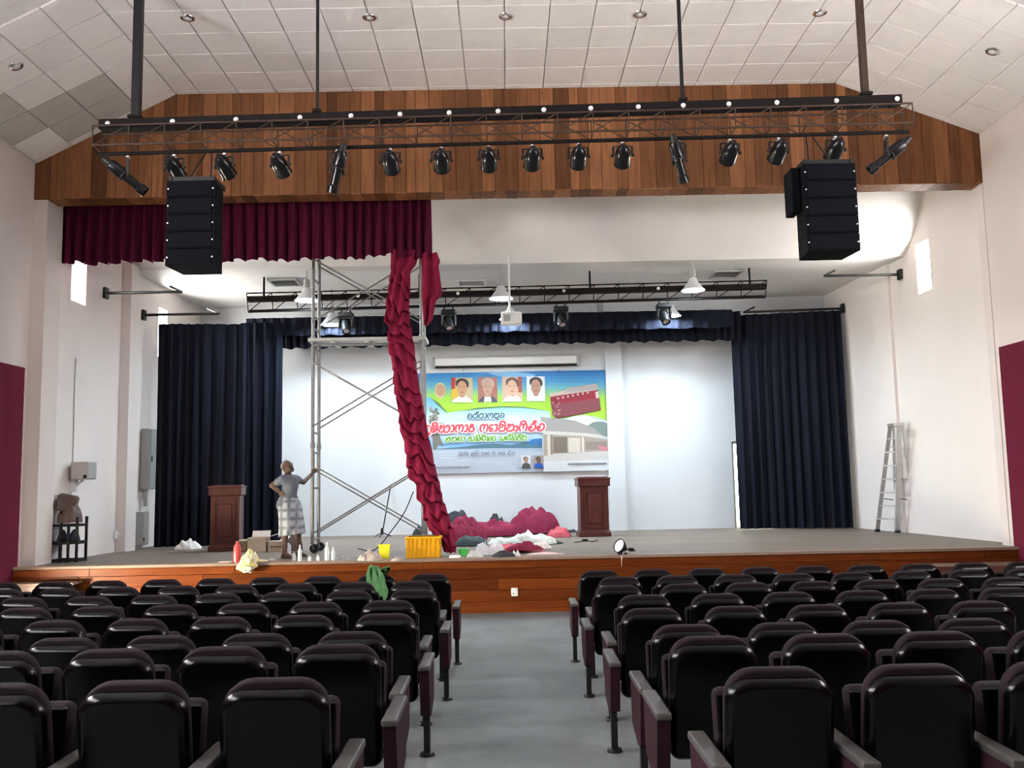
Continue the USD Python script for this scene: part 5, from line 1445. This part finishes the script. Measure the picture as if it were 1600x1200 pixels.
def fl_(px, py):
    return az(px, py, ZS)


def cloth(name, px, py, rx, ry, h, seed, m_, lab, cat='cloth', rz=0.0, dz=0.0, **k):
    c = fl_(px, py) + [0, 0, dz]
    return single(name, heap(c, rx, ry, h, seed, rz, **k), L[m_], lab, cat, smooth=True)


cloth('white_cloth', 294, 858, .24, .2, .2, 41, 'white_cloth', 'crumpled white cloth on the stage floor left of the dark podium', fold=.8)
# cardboard boxes behind the man
c = fl_(404, 862); c2 = fl_(432, 862)
t = thing('cardboard_box', 'open white cardboard box with raised flaps behind the man', 'box', c)
part(t, 'body', cut(cbox((c[0] - .16, c[1] - .13, ZS), (c[0] + .16, c[1] + .17, ZS + .25), .004), [((c[0] - .15, c[1] - .12, ZS + .02), (c[0] + .15, c[1] + .16, ZS + .5))]), L['card'], False)
part(t, 'flap', bar((c[0] + .15, c[1] - .02, ZS + .245), (c[0] + .33, c[1] - .02, ZS + .31), .28, .006, up=(0, 1, 0)) if False else rot(MB().box((c[0] + .152, c[1] - .13, ZS + .242), (c[0] + .33, c[1] + .17, ZS + .247)).done(), (0, 1, 0), -18, (c[0] + .155, 0, ZS + .245)), L['white_cloth'], False)
part(t, 'flap', rot(MB().box((c[0] - .16, c[1] + .165, ZS + .25), (c[0] + .16, c[1] + .17, ZS + .36)).done(), (1, 0, 0), -20, (0, c[1] + .168, ZS + .25)), L['white_cloth'], False)
t = thing('cardboard_box', 'low brown cardboard box with a dark printed line, right of the white box', 'box', (c[0] + .42, c[1] + .02, ZS))
part(t, 'body', cbox((c[0] + .19, c[1] - .12, ZS), (c[0] + .56, c[1] + .17, ZS + .18), .004), L['card'], False)
part(t, 'printed_line', MB().box((c[0] + .24, c[1] - .1225, ZS + .07), (c[0] + .5, c[1] - .118, ZS + .10)), L['card_dark'], False)
part(t, 'tape', MB().box((c[0] + .2, c[1] + .0, ZS + .179), (c[0] + .55, c[1] + .05, ZS + .1815)), L['white_cloth'], False)
t = thing('cardboard_box', 'small dark brown box left of the open white box', 'box', (c[0] - .25, c[1], ZS))
part(t, 'body', cbox((c[0] - .32, c[1] - .1, ZS), (c[0] - .18, c[1] + .15, ZS + .2), .004), L['card_dark'], False)
part(t, 'lid', cbox((c[0] - .325, c[1] - .105, ZS + .185), (c[0] - .175, c[1] + .155, ZS + .21), .004), L['card'], False)


def bottle(px, py, h, r, m_, lab, prof=None, cap=None, Y=None, cat='bottle', name='bottle'):
    p = fl_(px, py) if Y is None else np.array([at(px, py, Y)[0], Y, ZS])
    p[1] = max(p[1], YF + .05); p[2] = ZS + (.012 if p[1] < YF + .16 else 0)
    t = thing(name, lab, cat, p)
    pr = prof or [(0, 0), (r * .9, 0), (r, .01), (r, h * .62), (r * .75, h * .72), (r * .38, h * .8), (r * .36, h * .93), (0, h * .93)]
    part(t, 'body', lathe(pr, p, None, 20), L[m_], 40)
    part(t, 'cap', lathe([(0, h * .9), (r * .45, h * .9), (r * .45, h), (0, h)], p, None, 16), L[cap or 'white_plastic'], 35)
    return t


bottle(367.5, 881, .31, .058, 'red_plastic', 'red plastic bottle standing at the stage edge left of the yellow bag', [(0, 0), (.052, 0), (.058, .01), (.056, .2), (.045, .25), (.024, .275), (.022, .29), (0, .29)], 'red_plastic')
single('paper_sheet', cbox((at(342, 881, YF + .06)[0], YF + .02, ZS + .012), (at(361, 881, YF + .06)[0], YF + .14, ZS + .028), .004), L['pink_paper'], 'pinkish folded paper lying at the stage edge beside the red bottle', 'paper', smooth=False)
# plastic bag hanging over the stage edge
bp_ = at(388, 876, YF - .06); bg = trimesh.creation.icosphere(5)
v = bg.vertices.copy(); r_ = 1 + .55 * (meshkit.noise(v * 2.1 + 3, 3) - .5) - .28 * np.abs(2 * meshkit.noise(v * [4.5, 4.5, 2.2] + 8, 6) - 1)
v = v * r_[:, None] * [.125, .08, .16]; v[:, 0] *= 1 - .55 * np.clip(v[:, 2] / .16, -.6, 1); v[:, 0] += .03 * v[:, 2] / .16
t = thing('plastic_bag', 'yellow and white plastic bag slumped over the stage edge', 'bag', bp_)
L['bag'] = mat('bag_plastic', (.75, .56, .06), .4, scale=9, col2=(.72, .72, .62)); L['bag_low'] = mat('bag_plastic_green', (.30, .36, .27), .4, scale=9, col2=(.62, .62, .52))
part(t, 'bag', trimesh.Trimesh(v + bp_ + [0, -.045, .0], bg.faces, process=False), L['bag'], True)
part(t, 'tied_top', heap(bp_ + [.02, .16, .012 + ZS - bp_[2] + .002], .10, .09, .14, 44, fold=.8), L['bag'], True)
lo_ = trimesh.creation.icosphere(4); v = lo_.vertices * (1 + .5 * (meshkit.noise(lo_.vertices * 2.4 + 11, 4) - .5))[:, None] * [.085, .06, .07]
part(t, 'bag_bottom', trimesh.Trimesh(v + bp_ + [.01, -.055, -.105], lo_.faces, process=False), L['bag_low'], True, label='greenish printed bottom of the bag')
cloth('wrapper', 404, 878, .16, .07, .05, 45, 'bag', 'flattened yellow wrapper lying along the stage edge right of the bag', 'wrapper', dz=.0, fold=.9)
cloth('wrapper', 422, 876, .10, .07, .04, 46, 'rag', 'small crumpled beige wrapper near the man’s feet'.replace('’', "'"), 'wrapper', fold=.9)
bottle(449, 868, .20, .06, 'clear_plastic', 'clear plastic jar standing behind the white bottles', [(0, 0), (.055, 0), (.06, .01), (.06, .15), (.05, .18), (0, .185)])
bottle(466, 879, .24, .03, 'white_glass' if False else 'white_plastic', 'slim white bottle, tallest of the bottles at the stage edge')
bottle(476, 881, .085, .024, 'white_plastic', 'short white bottle at the stage edge, left one of a pair', [(0, 0), (.022, 0), (.024, .008), (.024, .05), (.012, .062), (.012, .075), (0, .078)])
bottle(488.5, 881, .085, .024, 'white_plastic', 'short white bottle at the stage edge, right one of a pair', [(0, 0), (.022, 0), (.024, .008), (.024, .05), (.012, .062), (.012, .075), (0, .078)])
bottle(507, 879, .27, .034, 'clear_plastic', 'clear water bottle right of the scaffold leg, taller one')
bottle(514, 880, .20, .030, 'clear_plastic', 'clear water bottle right of the scaffold leg, shorter one')
bottle(459, 876, .12, .03, 'white_plastic', 'white jar between the slim bottle and the man', [(0, 0), (.028, 0), (.03, .008), (.03, .085), (.024, .1), (0, .105)])
cloth('dark_bag', 459, 863, .15, .15, .33, 47, 'brown_vinyl', "dark brown bag standing behind the man's legs", 'bag', fold=.25, p=.4)
cloth('plastic_bag', 447, 852, .12, .12, .22, 48, 'white_cloth', "white plastic bag behind the man's legs", 'bag', fold=.5, p=.6)
# microphone stand leaning on the back wall
a = np.array([at(597, 834, 19.7)[0], 19.7, ZS]); b = np.array([at(610.5, 757, 20.3)[0], 20.32, at(610.5, 757, 20.3)[2]])
t = thing('microphone_stand', 'thin black microphone stand leaning against the white back wall', 'stand', a)
part(t, 'pole', rod(a + [0, 0, .05], b, .014, 8), L['black_metal'], 40)
for k in range(3):
    an = k * 2.1 + .4; part(t, 'leg', rod(a + [0, 0, .1], a + [.2 * math.cos(an), .2 * math.sin(an), .012], .011, 8), L['black_metal'], 40)
part(t, 'hub', lathe([(0, 0), (.03, 0), (.03, .1), (.018, .13), (0, .13)], a + [0, 0, .06], None, 14), L['black_metal'], 35)
# cord from the swag to the floor
p0_, p3_ = at(646, 768, 14.95), fl_(560, 862); pts = catmull([p0_, at(632, 800, 14.95), at(612, 829, 15.0), at(585, 850, 15.1) * [1, 1, 0] + [0, 0, ZS + .06], fl_(560, 858) + [0, 0, .01]], 8)
single('cord', tube(pts, .009, 7), L['dark_cloth'], 'thin dark cord hanging from the swag down to the floor', 'cord', smooth=True)
cloth('rag', 577, 876, .19, .12, .16, 51, 'rag', 'crumpled brown rag at the stage edge left of the lemon container', fold=.8)
cloth('rag', 622, 876, .10, .08, .07, 52, 'rag', 'small brown rag between the lemon container and the yellow crate', fold=.8)
for k, (px, py) in enumerate(((527, 879), (536, 876), (545, 880), (554, 877))):
    cloth('paper_scrap', px, py - 5, .035, .03, .025, 60 + k, 'rag', f"tiny paper scrap on the stage edge, {['first', 'second', 'third', 'fourth'][k]} from the water bottles", 'scrap', fold=.8, n=20, k=6)
# lemon container
c = fl_(601, 873); c[1] = max(c[1], YF + .3)
t = thing('plastic_container', 'lemon yellow plastic container beside the yellow crate', 'container', c)
fr = [(-.085, -.06), (.085, -.06), (.085, .06), (-.085, .06)]
lo = np.array([[x * .8, y * .8, 0] for x, y in fr] + [[x, y, .21] for x, y in fr])
outer = hull(lo + c); inner = hull(np.array([[x * .74, y * .7, .012] for x, y in fr] + [[x * .93, y * .9, .3] for x, y in fr]) + c)
part(t, 'tub', outer - inner, L['yellow'], False)
part(t, 'rim', cut(cbox(c + [-.095, -.07, .2], c + [.095, .07, .215], .004), [(c + [-.078, -.053, .1], c + [.078, .053, .3])]), L['yellow'], False)
# yellow crate with ribs
a, b = at(635, 872, YF + .32), at(691, 838, YF + .32)
cx0, cx1, cy0, cy1, ch_ = a[0], b[0] - .03, YF + .26, YF + .58, b[2] - ZS
t = thing('plastic_crate', 'bright yellow ribbed plastic crate at the stage edge under the swag', 'crate', ((cx0 + cx1) / 2, (cy0 + cy1) / 2, ZS))
part(t, 'body', cut(cbox((cx0, cy0, ZS), (cx1, cy1, ZS + ch_), .008), [((cx0 + .02, cy0 + .02, ZS + .02), (cx1 - .02, cy1 - .02, ZS + 1))]), L['crate'], False)
for k in range(8):
    x = cx0 + .02 + (cx1 - cx0 - .04) * k / 7
    part(t, 'rib', MB().box((x - .008, cy0 - .015, ZS + .01), (x + .008, cy0 + .004, ZS + ch_ - .01)), L['crate'], False)
part(t, 'rim', cut(cbox((cx0 - .015, cy0 - .018, ZS + ch_ - .03), (cx1 + .015, cy1 + .018, ZS + ch_ + .005), .006), [((cx0 + .02, cy0 + .02, ZS), (cx1 - .02, cy1 - .02, ZS + 2))]), L['crate'], False)
part(t, 'mid_band', MB().box((cx0 - .002, cy0 - .012, ZS + ch_ * .5 - .012), (cx1 + .002, cy0 + .004, ZS + ch_ * .5 + .012)), L['crate'], False)
cloth('dark_bag', 655, 848, .14, .14, .33, 49, 'dark_cloth', 'black cloth bag standing behind the yellow crate', 'bag', fold=.3, p=.5)

# the heap of taken-down curtains
cloth('fallen_curtain', 728, 846, .42, .36, .46, 71, 'heap_red', 'left maroon curtain heap on the floor beside the swag foot', 'curtain', fold=.5, freq=4.2, p=.5)
cloth('fallen_curtain', 772, 838, .62, .30, .34, 77, 'heap_red', 'long low maroon curtain heap between the two higher heaps', 'curtain', fold=.45, freq=4.5, p=.45)
cloth('fallen_curtain', 834, 834, .54, .36, .60, 73, 'heap_red', 'tall maroon curtain mound at the right of the heap', 'curtain', fold=.38, freq=4.0, p=.55)
cloth('dark_cloth', 713, 836, .34, .25, .56, 74, 'dark_cloth', 'black cloth heap behind the left maroon heap', fold=.4, p=.5)
cloth('dark_cloth', 737, 853, .30, .16, .20, 75, 'teal_cloth', 'dark teal cloth lying before the maroon heap', fold=.4, p=.5)
cloth('dark_cloth', 776, 834, .2, .2, .46, 78, 'dark_cloth', 'small black cloth peak behind the low maroon heap', fold=.4, p=.5)
cloth('pink_lining', 872, 839, .26, .2, .24, 79, 'heap_pink', 'bright red lining at the right foot of the maroon mound', fold=.7)
cloth('cable_coil', 893, 832, .14, .1, .08, 80, 'dark_cloth', 'dark cable coil right of the bright red lining', 'cable', fold=.9)
cloth('pale_cloth', 826, 851, .46, .2, .22, 81, 'pale_cloth', 'pale grey-green cloth in front of the maroon mound', fold=.7, freq=5, p=.5)
cloth('pale_cloth', 779, 850, .20, .14, .14, 82, 'pale_cloth', 'smaller pale cloth left of the pale grey-green cloth', fold=.9, freq=4)
cloth('dark_cloth', 857, 850, .28, .08, .07, 83, 'dark_cloth', 'flat dark strip right of the pale cloth', fold=.4, p=.5)
cloth('pink_lining', 800, 862, .55, .2, .12, 84, 'heap_pink', 'long red lining spread over the floor before the heaps', fold=.9, freq=5, p=.5)
cloth('fallen_curtain', 818, 864, .30, .15, .13, 85, 'heap_red', 'small maroon fold lying on the long red lining', 'curtain', fold=.6, dz=.05)
cloth('white_cloth', 846, 857, .17, .12, .14, 86, 'white_cloth', 'small white cloth heap at the right end of the red lining', fold=.8)
cloth('pale_cloth', 852, 866, .30, .08, .03, 87, 'pink_paper', 'flat pinkish sheet near the stage edge right of the bags', fold=.6)
cloth('plastic_bag', 755, 868, .13, .13, .20, 88, 'clear_plastic', 'clear plastic bag at the stage edge, left of two', 'bag', fold=.55, freq=4, p=.5)
cloth('plastic_bag', 776, 868, .14, .13, .22, 89, 'clear_plastic', 'clear plastic bag at the stage edge, right of two', 'bag', fold=.55, freq=4, p=.5)
cloth('dark_cloth', 788, 871, .17, .09, .11, 90, 'dark_cloth', 'dark crumpled stuff right of the clear plastic bags', fold=.4, p=.5)
cloth('pale_cloth', 741, 870, .13, .10, .11, 91, 'pale_cloth', 'pale green-grey cloth between the green pot and the plastic bags', fold=.8)
cloth('white_cloth', 806, 869, .08, .07, .09, 92, 'white_cloth', 'small white scrap right of the dark crumpled stuff', fold=.8)
cloth('rag', 709, 870, .07, .06, .07, 93, 'rag', 'brown rag behind the white packet, right of the yellow crate', fold=.8)
c = fl_(724, 868); c[1] = max(c[1], YF + .2)
t = thing('plastic_pot', 'bright green plastic pot at the stage edge right of the yellow crate', 'pot', c)
part(t, 'pot', lathe([(0, 0), (.06, 0), (.075, .10), (.07, .10), (.057, .012), (0, .012)], c, None, 24), L['green'], 40)
part(t, 'rim', lathe([(.072, .088), (.084, .088), (.084, .105), (.07, .105)], c, None, 24), L['green'], 35)
c = at(711, 872, YF + .08)
single('white_packet', cbox((c[0] - .085, YF - .01, ZS + .012), (c[0] + .085, YF + .13, ZS + .05), .008), L['white_plastic'], 'white packet lying at the stage edge right of the yellow crate', 'packet', smooth=False)
# cable with a plug before the right podium
c = fl_(914, 846)
t = thing('floor_cable', 'dark cable with a plug block on the floor before the right podium', 'cable', c)
part(t, 'cable', tube(catmull([fl_(898, 848) + [0, 0, .01], fl_(908, 847) + [0, 0, .01], fl_(916, 845) + [0, 0, .012], fl_(925, 847) + [0, 0, .01], fl_(934, 845) + [0, 0, .01]], 6), .009, 6), L['dark_cloth'], 40)
part(t, 'plug_block', cbox(c + [-.05, -.04, 0], c + [.05, .04, .045], .008), L['black_metal'], False)
# floodlight at the stage edge
c = at(967, 855, YF + .1)
t = thing('floodlight', 'round white-faced floodlight lying at the stage edge right of the aisle', 'floodlight', (c[0], c[1], ZS + .012))
ax = np.array([-.72, -.55, .42]); ax /= np.linalg.norm(ax); c0 = np.array([c[0] + .03, YF + .12, ZS + .125])
part(t, 'housing', lathe([(0, -.10), (.04, -.10), (.06, -.07), (.095, -.01), (.108, .03), (.108, .045), (.096, .045), (.094, .03), (0, .03)], c0, c0 + ax, 28), L['black_metal'], 35)
part(t, 'lens', lathe([(0, .038), (.095, .034), (.096, .03), (0, .03)], c0, c0 + ax, 28), L['white_plastic'], 30, label='white lens')
part(t, 'mount', MB().rod(c0 - ax * .09, c0 - ax * .09 + [.16, .02, -.03], .014, 8).add(cbox(c0 + [.12, -.03, -.075], c0 + [.19, .05, -.02], .006)), L['black_metal'], 30)
part(t, 'foot', cbox((c0[0] - .05, c0[1] - .05, ZS + .012), (c0[0] + .09, c0[1] + .06, ZS + .034), .006), L['black_metal'], False)
part(t, 'flex', tube(catmull([c0 - ax * .1, c0 + [.02, -.10, -.10], (c0[0] - .01, YF - .045, ZS - .02), (c0[0] - .012, YF - .03, ZS - .16)]), .005, 6), L['white_plastic'], 40)
# sockets
p = at(804, 925, YF)
t = thing('wall_socket', 'white socket plate on the wooden stage front facing the aisle', 'wall socket', (p[0], YF - .01, p[2]))
part(t, 'plate', cbox((p[0] - .05, YF - .022, p[2] - .06), (p[0] + .05, YF + .004, p[2] + .06), .006), L['white_plastic'], False)
part(t, 'switch', cbox((p[0] + .005, YF - .03, p[2] + .01), (p[0] + .03, YF - .02, p[2] + .045), .003), L['white_plastic'], False)
part(t, 'socket_hole', MB().box((p[0] - .03, YF - .0235, p[2] - .035), (p[0] - .005, YF - .0215, p[2] - .005)), L['grey_box'], False)
p = at(955, 812, YB)
t = thing('wall_socket', 'small white socket on the back wall behind the right podium', 'wall socket', (p[0], YB - .02, p[2]))
part(t, 'plate', cbox((p[0] - .05, YB - .03, p[2] - .04), (p[0] + .05, YB + .01, p[2] + .04), .006), L['white_plastic'], False)
part(t, 'plug', cbox((p[0] - .025, YB - .06, p[2] - .02), (p[0] + .015, YB - .028, p[2] + .02), .005), L['grey_box'], False)

# ================================================================== STEPS AT BOTH ENDS OF THE STAGE


def steps(x0, x1, lab):
    t = thing('stage_steps', lab, 'steps', ((x0 + x1) / 2, YF - .4, 0))
    n = 3
    for k in range(n):
        z = ZS * (n - k) / (n + 1); y1 = YF - .005 - k * .27
        part(t, 'tread', cbox((x0 - .02, y1 - .29, z - .035), (x1 + .02, y1, z), .006), L['nosing'], False, label='worn wooden tread')
        part(t, 'riser', MB().box((x0, y1 - .27, .001), (x1, y1 - .24, z - .035)), L['steps'], False)
    return t


steps(6.05, 7.5, 'dark wooden steps up to the stage at the right wall')
steps(-7.3, -6.35, 'dark wooden steps up to the stage at the left wall')

# ================================================================== THINGS ON THE CHAIRS
gc = at(588, 896, row_Y[0]); cy_ = row_Y[0]; zt_ = zfl(cy_) + .905
pth = [(-.10, -.20), (-.085, -.08), (-.075, -.015), (-.03, .02), (.05, .028), (.11, .02), (.15, -.02), (.17, -.1)]      # (y, z) over the chair's top
G = np.zeros((34, 26, 3)); pp = catmull(np.array(pth), 6); pp = pp[np.linspace(0, len(pp) - 1, 34).astype(int)]
for i in range(34):
    for j in range(26):
        w = j / 25 - .5; wd = .17 + .05 * math.sin(i * .3)
        G[i, j] = (gc[0] + w * wd + .02 * math.sin(i * .35), cy_ + .03 + pp[i][0] + .0, zt_ + pp[i][1] + .03 + .022 * math.sin(w * 20 + i * .2) + (.02 * math.sin(w * 9) - .10 * abs(w) if i < 9 else .03 * math.sin(w * 15 + 2)))
single('green_cloth', sheet(G, .008), L['leaf'], 'green leaf-patterned cloth hung over a front-row chair in the left block', 'cloth', smooth=True)
